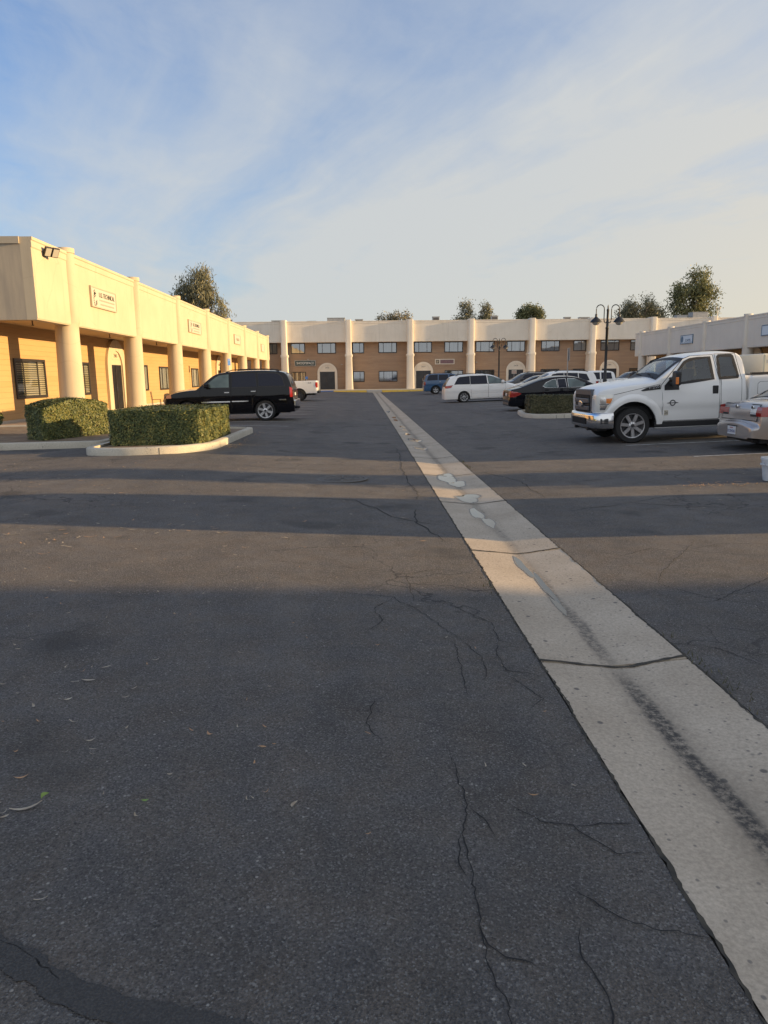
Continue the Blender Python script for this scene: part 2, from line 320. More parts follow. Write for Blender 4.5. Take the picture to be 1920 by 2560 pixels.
M = dict(
    asphalt=asphalt_mat(),
    gutter=concrete_mat('gutter_concrete', (.385,.315,.235), (.49,.41,.315), True),
    kerb=concrete_mat('kerb_concrete', (.42,.38,.31), (.52,.48,.40)),
    walk=concrete_mat('walk_concrete', (.38,.35,.30), (.46,.42,.36)),
    crack=mat('crack_dark', (.018,.018,.019), .95),
    joint=mat('joint_dirt', (.03,.028,.024), .95, c2=(.07,.06,.045), nscale=14),
    tar=mat('tar_seal', (.048,.046,.045), .8, c2=(.095,.09,.085), nscale=160, bump=.8, bscale=150, lo=.42, hi=.72),
    line=mat('road_paint', (.42,.42,.41), .7, c2=(.17,.17,.17), nscale=9, detail=8, lo=.5, hi=.68),
    stucco=stucco_mat('cream_stucco', (.50,.42,.305), (.55,.465,.34), (.33,.26,.18), .5),
    stucco_old=mat('weathered_stucco', (.45,.38,.29), .85, c2=(.27,.24,.21), nscale=1.0, stretch=(2.2,2.2,.35), bump=.25, bscale=60, lo=.45, hi=.7),
    stucco_far=stucco_mat('shade_lifted_stucco', (.72,.65,.55), (.78,.71,.61), (.50,.44,.36), .45),  # cream stucco with its colour lightened to offset the far facade's shade
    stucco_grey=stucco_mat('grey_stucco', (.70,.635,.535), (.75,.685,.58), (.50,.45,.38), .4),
    coping=mat('coping_metal', (.46,.39,.29), .6),
    siding=siding_mat('tan_siding', (.44,.28,.125), (.48,.315,.15), (.38,.235,.105)),
    siding_far=siding_mat('brown_siding', (.30,.20,.135), (.37,.25,.165), (.43,.32,.22)),
    soffit=mat('soffit', (.50,.37,.22), .8),
    roofing=mat('roofing', (.35,.34,.33), .9, c2=(.42,.41,.4), nscale=2),
    bronze=mat('bronze_frame', (.045,.04,.04), .4, .4),
    bronze_tan=mat('tan_frame', (.16,.12,.085), .45, .3),
    dark=mat('dark_void', (.012,.012,.013), .8),
    blind=mat('blind', (.42,.37,.27), .6),
    curtain=mat('curtain', (.42,.41,.39), .8, c2=(.24,.24,.25), nscale=2.2, stretch=(4,4,.15)),
    curtain_dk=mat('dim_room', (.09,.09,.10), .8, c2=(.2,.19,.18), nscale=1.2, stretch=(3,3,.4)),
    glass=glass_mat('window_glass', (.80,.83,.82), .06),
    glass_far=glass_mat('tinted_window_glass', (.62,.66,.68), .28),
    doordark=mat('dark_door', (.022,.025,.033), .35, c2=(.035,.038,.045), nscale=1.5),
    steel=mat('galvanised_steel', (.42,.42,.42), .45, .6, c2=(.34,.34,.34), nscale=4),
    hvac=mat('unit_metal', (.42,.41,.39), .6, .2, c2=(.34,.33,.31), nscale=3),
    hvac_dk=mat('unit_grille', (.10,.095,.09), .7),
    lamp_black=mat('lamp_black', (.03,.03,.032), .45, .3),
    lens=mat('lamp_lens', (.42,.40,.36), .25),
    yellow=mat('yellow_paint', (.72,.46,.06), .7, c2=(.50,.34,.10), nscale=3, detail=7, lo=.5, hi=.75),
    blue_paint=mat('blue_paint', (.05,.13,.36), .7, c2=(.09,.16,.30), nscale=3),
    sign_blue=mat('sign_blue', (.04,.16,.52), .4),
    sign_white=mat('sign_white', (.52,.48,.40), .45),
    sign_pale=mat('sign_pale_blue', (.62,.70,.76), .4),
    sign_dark=mat('sign_dark', (.03,.055,.055), .5),
    sign_purple=mat('sign_purple', (.17,.095,.11), .5, c2=(.22,.13,.14), nscale=6),
    ink=mat('sign_ink', (.04,.04,.04), .6),
    ink_grey=mat('faded_ink', (.33,.30,.24), .7),
    white_ink=mat('white_letter', (.82,.82,.80), .5),
    red_ink=mat('red_letter', (.5,.05,.05), .5),
    teal_ink=mat('blue_grey_letter', (.10,.18,.26), .5),
    wet=mat('wet_concrete', (.20,.175,.14), .5, c2=(.26,.23,.185), nscale=30),
    water=mat('water', (.03,.03,.028), .02, spec=1.0),
    dirt=mat('planter_dirt', (.15,.105,.07), .95, c2=(.24,.18,.12), nscale=4, bump=.8, bscale=25, detail=8),
    bark=mat('bark', (.16,.12,.09), .9, c2=(.28,.23,.18), nscale=3, stretch=(3,3,.6)),
    twig=mat('twig', (.06,.045,.03), .9),
    hedge=leaf_mat('hedge_leaf', ((.038,.055,.018), (.085,.11,.032), (.25,.225,.062)), 5.0, .10),
    hedge2=leaf_mat('hedge_leaf_dark', ((.04,.045,.02), (.08,.08,.035), (.14,.12,.055)), 5.0, .1),
    euca=leaf_mat('eucalyptus_leaf', ((.12,.125,.08), (.21,.205,.125), (.32,.29,.18)), .7),
    pale=leaf_mat('pale_leaf', ((.14,.12,.07), (.22,.19,.11), (.30,.26,.16)), .7),
    green=leaf_mat('green_leaf', ((.10,.115,.055), (.18,.19,.085), (.29,.275,.13)), .7),
    leaf_pale=mat('dry_leaf_pale', (.46,.40,.31), .7, c2=(.34,.27,.19), nscale=30),
    leaf_tan=mat('dry_leaf_tan', (.46,.27,.14), .7),
    leaf_green=mat('fresh_leaf', (.20,.30,.07), .6),
    iron=mat('cast_iron', (.10,.09,.08), .7, .15, c2=(.14,.125,.11), nscale=12),
    plastic=mat('white_plastic', (.70,.71,.71), .45, c2=(.6,.6,.6), nscale=6),
    # vehicles
    paint_white=mat('white_paint', (.86,.86,.85), .28, coat=.7, c2=(.82,.82,.81), nscale=1.2),
    paint_black=mat('black_paint', (.004,.004,.006), .10, coat=.2, spec=.3),
    paint_blue=mat('blue_paint_car', (.03,.09,.20), .3, coat=.7),
    paint_gold=mat('champagne_paint', (.52,.465,.42), .26, .55, coat=.8),
    paint_silver=mat('silver_blue_paint', (.20,.26,.33), .3, .4, coat=.7),
    paint_grey=mat('dark_grey_paint', (.045,.045,.05), .3, coat=.7),
    paint_night=mat('midnight_paint', (.006,.006,.010), .10, coat=.2, spec=.3),
    cabglass=glass_mat('cab_glass', (.60,.70,.70), .05),
    cloth=mat('seat_cloth', (.10,.10,.105), .9),
    autoglass=mat('dark_auto_glass', (.010,.013,.028), .05, spec=.28),
    tealglass=mat('teal_auto_glass', (.035,.065,.072), .04, spec=.8, c2=(.075,.12,.125), nscale=2.4, lo=.4, hi=.62, detail=1),
    trim=mat('black_trim', (.018,.018,.02), .55),
    trim_grey=mat('grey_plastic', (.085,.085,.09), .45),
    rubber=mat('tyre_rubber', (.018,.018,.019), .85),
    chrome=mat('chrome', (.75,.75,.76), .12, 1.0),
    alloy=mat('alloy_wheel', (.55,.55,.56), .28, .85),
    alloy_dk=mat('dark_alloy', (.06,.06,.065), .4, .5),
    seam=mat('panel_gap', (.01,.01,.01), .9),
    lamp_red=mat('tail_lamp_red', (.35,.02,.015), .12, coat=1.0),
    lamp_amber=mat('lamp_amber', (.75,.22,.03), .15, coat=1.0),
    lamp_clear=mat('lamp_clear', (.80,.79,.74), .12, .15, coat=1.0),
    plate=mat('plate_white', (.72,.71,.70), .45),
    plate_ink=mat('plate_ink', (.05,.07,.22), .5),
    cabinet=mat('cream_enamel', (.66,.62,.50), .45),
)

# ------------------------------------------------------------------ camera, world, sun
AX = Vector((0.99950713, -0.0169218, 0.02639)).normalized()
f_src, cx, cy = 1775., 960., 1280.
def cam_basis():
    Y = Vector(((908-cx)/f_src, (944-cy)/f_src, 1.0)); S = -.0115; a = S
    for _ in range(50):
        b = -(Y[0] + a*Y[1]); a = S*(1 - b*Y[0]) + b*Y[1]
    b = -(Y[0] + a*Y[1]); X = Vector((1, a, b)).normalized(); Y = Y.normalized()
    Z = X.cross(Y)
    if Z[1] > 0: Z = -Z
    return X, Y, Z
bx, by, bz = cam_basis()
CAM_H = 1.6
# rows: world axes in camera coordinates (x right, y down, z forward) -> camera axes in world
right = Vector((bx[0], by[0], bz[0])); down = Vector((bx[1], by[1], bz[1])); fwd = Vector((bx[2], by[2], bz[2]))
cam = bpy.data.cameras.new('camera'); cam_o = bpy.data.objects.new('camera', cam); COL.objects.link(cam_o)
mw = Matrix((( right[0], -down[0], -fwd[0], 0), (right[1], -down[1], -fwd[1], 0), (right[2], -down[2], -fwd[2], CAM_H), (0,0,0,1)))
cam_o.matrix_world = mw
cam.sensor_fit = 'VERTICAL'; cam.sensor_height = 36.0; cam.lens = f_src/2560*36.0
cam.clip_start = .05; cam.clip_end = 5000
scene.camera = cam_o

SUN_EL, SUN_AZ = R(9.0), R(-4.7)          # azimuth from +X, negative = a little behind the camera
sd = Vector((math.cos(SUN_EL)*math.cos(SUN_AZ), math.cos(SUN_EL)*math.sin(SUN_AZ), math.sin(SUN_EL)))
sl = bpy.data.lights.new('sun', 'SUN'); sl.energy = 5.0; sl.angle = R(.53); sl.color = (1.0, .67, .31)
so = bpy.data.objects.new('sun', sl); COL.objects.link(so)
so.rotation_euler = sd.to_track_quat('Z', 'Y').to_euler(); so.location = (60, -10, 40)

CLO = [(6.0,6.3,6.4), (6.7,6.6,6.1), (8.0,7.1,5.5), (9.6,7.8,5.1), (8.6,8.85,9.2)]
SKYMUL = (1.08, 1.76, 2.7)
def make_world():
    w = bpy.data.worlds.new('World'); scene.world = w; w.use_nodes = True
    T = NT(w.node_tree); nt = w.node_tree
    bg = nt.nodes['Background']
    sky = T.n('ShaderNodeTexSky'); sky.sky_type = 'NISHITA'; sky.sun_disc = False
    sky.sun_elevation = SUN_EL; sky.sun_rotation = R(90) - SUN_AZ
    sky.air_density = 1.0; sky.dust_density = 1.2; sky.ozone_density = 1.5; sky.altitude = 50
    tc = T.n('ShaderNodeTexCoord'); D = tc.outputs['Generated']
    sx = T.n('ShaderNodeSeparateXYZ'); T.l(D, sx.inputs[0])
    zc = T.math('ADD', T.math('MAXIMUM', sx.outputs[2], 0.0), .12)
    u = T.math('DIVIDE', sx.outputs[0], zc); v = T.math('DIVIDE', sx.outputs[1], zc)
    cv = T.n('ShaderNodeCombineXYZ'); T.l(u, cv.inputs[0]); T.l(v, cv.inputs[1])
    # high thin cirrus in streaks, laid out on a cloud plane above the place
    m1 = T.n('ShaderNodeMapping'); m1.inputs['Rotation'].default_value = (0, 0, R(-118)); T.l(cv.outputs[0], m1.inputs['Vector'])
    m2 = T.n('ShaderNodeMapping'); m2.inputs['Scale'].default_value = (.26, 1.15, 1); m2.inputs['Location'].default_value = (3.1, .6, 0); T.l(m1.outputs[0], m2.inputs['Vector'])
    wn = T.n('ShaderNodeTexNoise', i_Scale=.7, i_Detail=4.0); T.l(cv.outputs[0], wn.inputs['Vector'])
    wv = T.mix(.7, m2.outputs[0], wn.outputs['Color'], 'ADD')
    n1 = T.n('ShaderNodeTexNoise', i_Scale=1.15, i_Detail=10.0, i_Roughness=.58); T.l(wv, n1.inputs['Vector'])
    m3 = T.n('ShaderNodeMapping'); m3.inputs['Rotation'].default_value = (0, 0, R(-78)); T.l(cv.outputs[0], m3.inputs['Vector'])
    m4 = T.n('ShaderNodeMapping'); m4.inputs['Scale'].default_value = (.55, 1.0, 1); T.l(m3.outputs[0], m4.inputs['Vector'])
    wv3 = T.mix(1.1, m4.outputs[0], wn.outputs['Color'], 'ADD')
    n3 = T.n('ShaderNodeTexNoise', i_Scale=2.0, i_Detail=9.0, i_Roughness=.6); T.l(wv3, n3.inputs['Vector'])
    n2 = T.n('ShaderNodeTexNoise', i_Scale=.5, i_Detail=4.0); T.l(cv.outputs[0], n2.inputs['Vector'])
    side = T.math('MULTIPLY', sx.outputs[0], .34)      # more cloud on the sunny side
    f = T.math('ADD', T.math('ADD', T.math('MULTIPLY', n1.outputs['Fac'], 1.75), T.math('MULTIPLY', n3.outputs['Fac'], .65)), T.math('MULTIPLY', n2.outputs['Fac'], .45))
    f = T.math('ADD', f, side)
    low = T.ramp(sx.outputs[2], [(.0, (.90,.90,.90)), (.14, (.60,.60,.60)), (.34, (.24,.24,.24)), (.58, (0,0,0))])
    f = T.math('ADD', f, low)
    back = T.ramp(T.math('ADD', T.math('MULTIPLY', sx.outputs[1], .5), .5), [(.2, (1,1,1)), (.55, (0,0,0))])
    f = T.math('ADD', f, T.math('MULTIPLY', back, .6))   # unseen bright cloud added behind the viewer, to light the sides facing it
    k = T.ramp(T.math('MULTIPLY', f, .5), [(.55, (.02,.02,.02)), (.70, (.40,.40,.40)), (.98, (.93,.93,.93))])
    sunny = T.ramp(T.math('ADD', T.math('MULTIPLY', sx.outputs[0], .5), .5), [(.3, CLO[0]), (.62, CLO[1]), (.8, CLO[2]), (1.0, CLO[3])])
    sunny = T.mix(T.ramp(sx.outputs[2], [(.05, (0,0,0)), (.42, (.85,.85,.85))]), sunny, (6.3, 6.6, 6.8))
    sunny = T.mix(T.math('MULTIPLY', back, .8), sunny, CLO[4])
    skyb = T.mix(1.0, sky.outputs[0], SKYMUL, 'MULTIPLY')
    col = T.mix(k, skyb, sunny)
    T.l(col, bg.inputs['Color']); bg.inputs['Strength'].default_value = .058
make_world()
vs = scene.view_settings
vs.view_transform = 'Standard'; vs.look = 'None'; vs.gamma = 1; vs.exposure = .8; vs.use_curve_mapping = False

# ------------------------------------------------------------------ ground
GX0, GX1 = .98, 1.83
def gz(x, y=0):
    if x < 1.4:
        d = max(GX0 - x, 0); return .028*min(d, 4.98) - .02*min(max(d - 4.98, 0), 6.5)
    r = max(x - GX1, 0); return .02*min(r, 3.7) + .03*min(max(r - 3.7, 0), 4.3)

def ground_sheet(name, xs, ys, dz, mt):
    mb = MB(); n = len(xs)
    vs_ = [(x, y, gz(x) + dz) for y in ys for x in xs]
    mb.add(vs_, [(j*n+i, j*n+i+1, (j+1)*n+i+1, (j+1)*n+i) for j in range(len(ys)-1) for i in range(n-1)])
    return tag(mb.build(name, mt, smooth=60), kind='structure')

mb = MB()
xs = [-900, -60, -20, -12, -10.5, -8, -6, -4.5, -4, -3.5, -2, -.5, .6, GX0-.005, GX0, 1.4, GX1, GX1+.005, 2.4, 4, 5.53, 7, 9.83, 14, 30, 60, 900]
ys = [-900, -40, -5, 0, 3, 8, 15, 25, 40, 60, 78, 110, 300, 1500]
n = len(xs)
vsg = []
for y in ys:
    for i, x in enumerate(xs):
        z = gz(x)
        if i in (14, 15, 16): z = -.09
        vsg.append((x, y, z))
mb.add(vsg, [(j*n+i, j*n+i+1, (j+1)*n+i+1, (j+1)*n+i) for j in range(len(ys)-1) for i in range(n-1)])
tag(mb.build('ground', M['asphalt']), 'dark worn asphalt of the parking lot and drive lane', kind='structure')

# concrete valley gutter, panel by panel in one sheet, shallow V section
joints = [3.78 + 2.64*k for k in range(-6, 29)]
mb = MB(); jr = random.Random(3)
for a, b in zip(joints[:-1], joints[1:]):
    a2, b2 = a + .008, b - .008; dz = jr.uniform(-.0006, .0006)
    k = 4
    for i in range(k):
        y0 = a2 + (b2-a2)*i/k; y1 = a2 + (b2-a2)*(i+1)/k
        row = [(GX0+.005, .002), (1.19, -.016), (1.34, -.030), (1.40, -.034), (1.46, -.030), (1.61, -.016), (GX1-.005, .002)]
        mb.add([(x, y0, z+dz) for x, z in row] + [(x, y1, z+dz) for x, z in row], [(q, q+1, q+8, q+7) for q in range(6)])
    mb.add([(GX0+.005, a2, .002+dz), (1.40, a2, -.034+dz), (GX1-.005, a2, .002+dz), (GX1-.005, a2, -.085), (GX0+.005, a2, -.085)], [(0,1,2,3,4)])
tag(mb.build('gutter', M['gutter'], smooth=30), 'pale concrete drainage gutter running down the lane', kind='structure')

for xa, xb in ((GX0-.004, GX0+.03), (GX1-.03, GX1+.004)):   # dirt filling the joint between asphalt and gutter
    m_ = MB(); m_.add([(xa,-10,-.007),(xb,-10,-.011),(xb,77,-.011),(xa,77,-.007)] if xa < 1.4 else [(xa,-10,-.011),(xb,-10,-.007),(xb,77,-.007),(xa,77,-.011)], [(0,1,2,3)])
    tag(m_.build('joint_dirt', M['joint'], fixn=False), kind='structure')
def ribbon(name, pts, w, mt, dz=.004, jit=.012, seg=.03, zf=None, seed=0, taper=True, parent=None, wj=(.5, 1.3)):
    r = random.Random(seed); P = []
    for (x0, y0), (x1, y1) in zip(pts[:-1], pts[1:]):
        L = math.hypot(x1-x0, y1-y0); k = max(1, int(L/seg))
        P += [(x0+(x1-x0)*i/k, y0+(y1-y0)*i/k) for i in range(k)]
    P.append(pts[-1]); L = []; Rr = []
    ox = oy = 0; N = len(P)
    for i, (x, y) in enumerate(P):
        ox = ox*.7 + r.uniform(-jit, jit); oy = oy*.7 + r.uniform(-jit, jit)
        x2, y2 = P[min(i+1, N-1)]; x1, y1 = P[max(i-1, 0)]
        d = math.hypot(x2-x1, y2-y1) or 1; nx, ny = -(y2-y1)/d, (x2-x1)/d
        ww = w*r.uniform(*wj)*.5
        if taper: ww *= min(1, .25 + 4*min(i, N-1-i)/N)
        px, py = x+ox, y+oy
        for lst, s in ((L, 1), (Rr, -1)):
            qx, qy = px+s*nx*ww, py+s*ny*ww
            lst.append((qx, qy, (zf or gz)(qx, qy) + dz))
    m_ = MB(); m_.add(L+Rr, [(i, i+1, N+i+1, N+i) for i in range(N-1)])
    return m_.build(name, mt, parent, fixn=False)

def struct_ribbon(*a, **k): return tag(ribbon(*a, **k), kind='structure')
for sgn, x in ((0, GX0), (1, GX1)):
    struct_ribbon('gutter_edge', [(x, .6), (x, 9), (x+.01, 20), (x, 76)], .012, M['joint'], jit=.006, seg=.025, zf=lambda a, b: -.0015, seed=sgn+5, taper=False, wj=(.2,1.9))
for i, y in enumerate(joints[5:14]):
    struct_ribbon('gutter_joint', [(GX0, y+.02), (1.2, y), (1.5, y-.03), (GX1, y+.03)], .028 if i < 2 else .022, M['joint'], jit=.006, seg=.04,
                  zf=lambda a, b: .002 - .036*max(0, 1 - abs(a-1.40)/.41) , seed=i, taper=False)
CR = [
 [(0.02,3.3),(0.0,3.05),(0.05,2.87)],
 [(0.34,2.84),(0.36,2.52),(0.37,2.39),(0.32,2.24),(0.31,2.11),(0.32,1.96),(0.31,1.81),(0.31,1.69),(0.34,1.56),(0.34,1.35)],
 [(0.51,2.42),(0.61,2.29),(0.73,2.26),(0.83,2.13),(0.93,2.13)], [(0.73,2.26),(0.84,2.3),(0.96,2.29)],
 [(0.62,1.96),(0.73,1.84),(0.83,1.78),(0.97,1.75)], [(0.61,1.79),(0.59,1.67),(0.61,1.57),(0.59,1.4)],
 [(-0.39,5.13),(0.19,4.97),(0.37,4.66),(0.58,4.1)], [(0.33,5.6),(0.34,4.87)], [(0.56,4.87),(0.81,4.43),(0.8,4.1),(0.95,4.03)],
 [(0.8,4.1),(0.75,3.91),(0.76,3.65),(0.95,3.59)], [(0.53,4.1),(0.51,3.64),(0.5,3.35)], [(-1.05,1.78),(-0.95,1.72),(-0.83,1.64)],
 [(2.25,5.2),(2.37,5.49),(2.9,6.19),(3.14,6.52)], [(1.86,5.4),(2.25,5.24),(2.44,4.86),(2.75,4.59)], [(2.06,4.7),(2.45,4.75),(3.13,5.25),(4.2,5.3)],
 [(1.86,4.0),(2.07,3.92),(2.13,3.77),(2.21,3.63)], [(1.98,11.9),(2.35,10.72),(2.4,9.21)], [(1.9,11.9),(2.65,11.72),(4.5,11.5),(6.53,11.26)],
 [(0.74,17.12),(0.68,12.62),(0.71,9.2),(0.97,9.04)], [(-0.9,9.3),(-0.11,9.14),(0.37,7.93),(0.97,7.45)], [(0.63,8.52),(0.59,7.68),(0.77,6.78)],
 [(0.76,3.58),(0.87,3.3),(0.79,3.2)], [(-2.4,12.8),(-.9,12.1),(.6,12.3)], [(2.1,14.5),(3.6,15.2),(4.4,14.2),(6.0,13.9)], [(2.3,8.2),(3.3,8.6),(4.6,7.9)],
 [(1.9,6.4),(2.3,6.1),(2.6,6.3),(3.5,5.9)], [(2.6,22),(3.5,19.5),(4.8,18.9)], [(-1.6,24),(-.9,21.5),(-1.2,19.6)],
 [(.37,2.39),(.42,2.3),(.45,2.22)], [(.32,2.24),(.29,2.1),(.30,2.02)], [(.31,1.81),(.36,1.7),(.44,1.66)], [(.58,4.1),(.66,3.8),(.62,3.5)], [(.19,4.97),(.05,4.7),(.1,4.45),(-.02,4.2)], [(.34,4.87),(.56,4.87)],
 [(-1.2,6.1),(-.5,5.9),(.33,5.6),(.6,5.75),(.96,5.6)], [(2.9,6.19),(3.3,6.4),(3.9,6.3)], [(2.44,4.86),(2.9,4.95),(3.4,4.6)], [(2.13,3.77),(2.5,3.8),(2.9,3.5)], [(1.87,3.1),(2.2,3.2),(2.5,3.05)], [(2.35,10.72),(3.2,10.5),(4.1,10.8)], [(3.3,8.6),(3.9,9.0),(5.2,8.8)]]
for i, c in enumerate(CR):
    far = c[0][1] > 8
    struct_ribbon('pavement_crack', c, .0048 if not far else .014, M['crack'], jit=.008 if not far else .03, seg=.022 if not far else .12, seed=i+20)
struct_ribbon('tar_seam', [(-1.6,1.95),(-1.09,1.76),(-0.95,1.69),(-0.8,1.60),(-0.64,1.54),(-0.47,1.50),(-0.25,1.44),(.0,1.2)], .085, M['tar'], jit=.0015, seg=.02, seed=3, wj=(.75,1.15))

# parking bay paint lines
def pline(x0, x1, y, w=.1):
    m_ = MB(); k = max(1, int(abs(x1-x0)/.5)); N = k+1; A = []; B = []
    for i in range(N):
        x = x0 + (x1-x0)*i/k
        A.append((x, y-w/2, gz(x)+.005)); B.append((x, y+w/2, gz(x)+.005))
    m_.add(A+B, [(i, i+1, N+i+1, N+i) for i in range(k)])
    tag(m_.build('parking_line', M['line'], fixn=False), kind='structure')
for y in (22.9, 25.1, 27.6, 30.3, 33.0, 35.8, 38.6, 41.4, 44.2, 50, 53): pline(-8.6, -2.4, y)
for y, x in ((15.32, 5.7), (12.95, 6.1), (10.4, 6.6)): pline(x, 10.6, y, .09)
for y in (29.6, 31.8, 34.0, 36.4, 39, 41.6, 44.4, 47, 50): pline(5.9, 10.4, y)

# puddles lying in the gutter
WZ = -.0095
def puddle(cx_, cy_, a, b, seed, z=WZ, wob=.12):
    r = random.Random(seed); ph = [r.uniform(0, 6.28) for _ in range(4)]; pts = []
    for k in range(40):
        t = 2*math.pi*k/40; q = 1 + wob*1.2*math.sin(2*t+ph[0]) + wob*math.sin(3*t+ph[1]) + wob*.55*math.sin(5*t+ph[2]) + r.uniform(-.035,.035)
        pts.append((cx_+a*q*math.cos(t), cy_+b*q*math.sin(t)))
    sf = lambda x: float(np.interp(x, [.985,1.19,1.34,1.40,1.46,1.61,1.825], [.002,-.016,-.030,-.034,-.030,-.016,.002]))
    W_ = [(x, y, sf(x)+.0016) for x, y in pts]; n_ = 40
    rim = [(cx_+(x-cx_)*1.22, cy_+(y-cy_)*1.09) for x, y in pts]; rim = [(x, y, sf(x)+.0014) for x, y in rim]
    m_ = MB(); m_.add(rim + [(x, y, z-.0001) for x, y, z in W_], [(i, (i+1) % n_, n_+(i+1) % n_, n_+i) for i in range(n_)])
    tag(m_.build('wet_rim', M['wet'], fixn=False), kind='structure')
    m_ = MB(); m_.add(W_ + [(cx_, cy_, sum(q[2] for q in W_)/n_)], [(i, (i+1) % n_, n_) for i in range(n_)])
    tag(m_.build('water', M['water'], smooth=60, fixn=False), 'shallow puddle in the concrete gutter', kind='structure')
for i, (a, b, c, d) in enumerate([(1.34,11.45,.15,.5),(1.43,10.8,.11,.3),(1.40,9.5,.15,.30),(1.34,8.4,.06,.36),(1.40,7.85,.05,.28),(1.36,5.95,.035,.30),(1.40,5.35,.028,.34),(1.38,4.85,.02,.2),(1.30,16.35,.12,.35),(1.31,18.6,.16,.45),(1.27,20.5,.10,.3),(1.26,22.3,.06,.25),(1.27,23.7,.08,.4),(1.22,27.4,.07,.7),(1.24,29.2,.08,.6),(1.16,34.2,.09,.7)]):
    puddle(a, b, c, d, i)

# manhole
mh = thing('manhole_cover', 'round cast iron manhole cover set in the asphalt left of the gutter', 'manhole cover', (-.35, 11.05, gz(-.35)))
m_ = MB(); m_.lathe([(.40,.0),(.40,.012),(.345,.012),(.345,.004)], 40, cap=False); m_.build('frame', M['iron'], mh, smooth=40)
m_ = MB(); m_.lathe([(.335,.0),(.335,.010),(.0001,.010)], 40, cap=False)
for k in range(6):
    a = k*math.pi/6; m_.add([(math.cos(a)*.32*s-math.sin(a)*.012*t, math.sin(a)*.32*s+math.cos(a)*.012*t, .016) for s, t in ((-1,-1),(1,-1),(1,1),(-1,1))], [(0,1,2,3)])
for rr in (.12, .2, .28): m_.lathe([(rr-.012,.010),(rr-.008,.017),(rr+.008,.017),(rr+.012,.010)], 40, cap=False)
m_.build('lid', M['iron'], mh)

# ------------------------------------------------------------------ planters, kerbs, hedges
def inset(poly, d):
    c = Vector((sum(p[0] for p in poly)/len(poly), sum(p[1] for p in poly)/len(poly))); out = []
    n = len(poly)
    for i in range(n):
        p0, p1, p2 = Vector(poly[i-1]), Vector(poly[i]), Vector(poly[(i+1) % n])
        d1 = (p1-p0).normalized(); d2 = (p2-p1).normalized()
        n1 = Vector((-d1.y, d1.x)); n2 = Vector((-d2.y, d2.x)); b = (n1+n2).normalized()
        k = d/max(.4, b.dot(n1)); q = p1 + b*k
        out.append((q.x, q.y))
    return out

def round_poly(poly, r, seg=5):
    out = []; n = len(poly)
    for i in range(n):
        p0, p1, p2 = Vector(poly[i-1]), Vector(poly[i]), Vector(poly[(i+1) % n])
        rr = min(r, (p1-p0).length*.45, (p2-p1).length*.45)
        a = p1 + (p0-p1).normalized()*rr; b = p1 + (p2-p1).normalized()*rr
        for k in range(seg+1):
            t = k/seg; q = (1-t)**2*a + 2*t*(1-t)*p1 + t*t*b
            out.append((q.x, q.y))
    return out

def planter(name, poly, h=.15, w=.15, r=.5):
    """kerb ring (a real step) and soil inside; poly counter-clockwise"""
    P = round_poly(poly, r); Q = inset(P, w); P0 = P; P1 = inset(P, .02)
    m_ = MB(); m_.rings([[(x, y, gz(x)-.05) for x, y in P0], [(x, y, gz(x)+h-.02) for x, y in P0], [(x, y, gz(x)+h) for x, y in P1], [(x, y, gz(x)+h) for x, y in Q], [(x, y, gz(x)+h-.12) for x, y in Q]], cap0=False, cap1=False)
    k = tag(m_.build('kerb', M['kerb'], smooth=50), 'pale concrete kerb round the planting bed', kind='structure')
    m_ = MB(); Qz = [(x, y, gz(x)+h-.05) for x, y in Q]
    c = (sum(p[0] for p in Q)/len(Q), sum(p[1] for p in Q)/len(Q)); n_ = len(Q)
    m_.add(Qz + [(c[0], c[1], gz(c[0])+h-.01)], [(i, (i+1) % n_, n_) for i in range(n_)])
    tag(m_.build('soil', M['dirt'], smooth=60), kind='structure')
    # joints of the kerb stones
    per = 0
    for i in range(len(P)):
        p, q = P[i], P[(i+1) % len(P)]; per += math.hypot(q[0]-p[0], q[1]-p[1])
        if per > 2.1:
            per = 0; d = Vector((q[0]-p[0], q[1]-p[1])).normalized(); o = Vector((d.y, -d.x))*.003
            m_ = MB(); m_.add([(p[0]+o.x, p[1]+o.y, gz(p[0])), (p[0]+d.x*.012+o.x, p[1]+d.y*.012+o.y, gz(p[0])), (p[0]+d.x*.012+o.x, p[1]+d.y*.012+o.y, gz(p[0])+h-.02), (p[0]+o.x, p[1]+o.y, gz(p[0])+h-.02)], [(0,1,2,3)])
            tag(m_.build('kerb_joint', M['joint'], fixn=False), kind='structure')
planter('island', [(-5.75,14.55),(-4.9,14.22),(-3.8,14.3),(-3.2,15.3),(-3.1,20.2),(-3.6,20.3),(-5.75,19.6)])
planter('bed', [(-13.1,16.6),(-5.95,16.4),(-5.95,24.2),(-13.1,24.2)], r=.3)
planter('island', [(5.85,26.3),(6.1,25.45),(6.7,25.0),(10.6,24.5),(10.6,28.9),(6.2,28.9)])

def leaf_quads(rng, pts, nrm, size, droop=0.0, aspect=2.0, curl=.0, align=.5):
    """pts,nrm (N,3) arrays -> vertices (4N,3): small leaf blades"""
    N = len(pts)
    d = rng.normal(size=(N,3)); d /= np.linalg.norm(d, axis=1, keepdims=True)
    n = nrm*align + d*(1-align); n /= np.linalg.norm(n, axis=1, keepdims=True)+1e-9
    t = rng.normal(size=(N,3)); t[:,2] -= droop
    t -= n*(t*n).sum(1, keepdims=True); t /= np.linalg.norm(t, axis=1, keepdims=True)+1e-9
    b = np.cross(n, t)
    s = size*rng.uniform(.6, 1.35, size=(N,1))
    L = t*s*.5*aspect**.5; W = b*s*.5/aspect**.5
    V = np.empty((N,4,3)); V[:,0] = pts-L; V[:,1] = pts+W-L*.1; V[:,2] = pts+L; V[:,3] = pts-W-L*.1
    return V.reshape(-1,3)

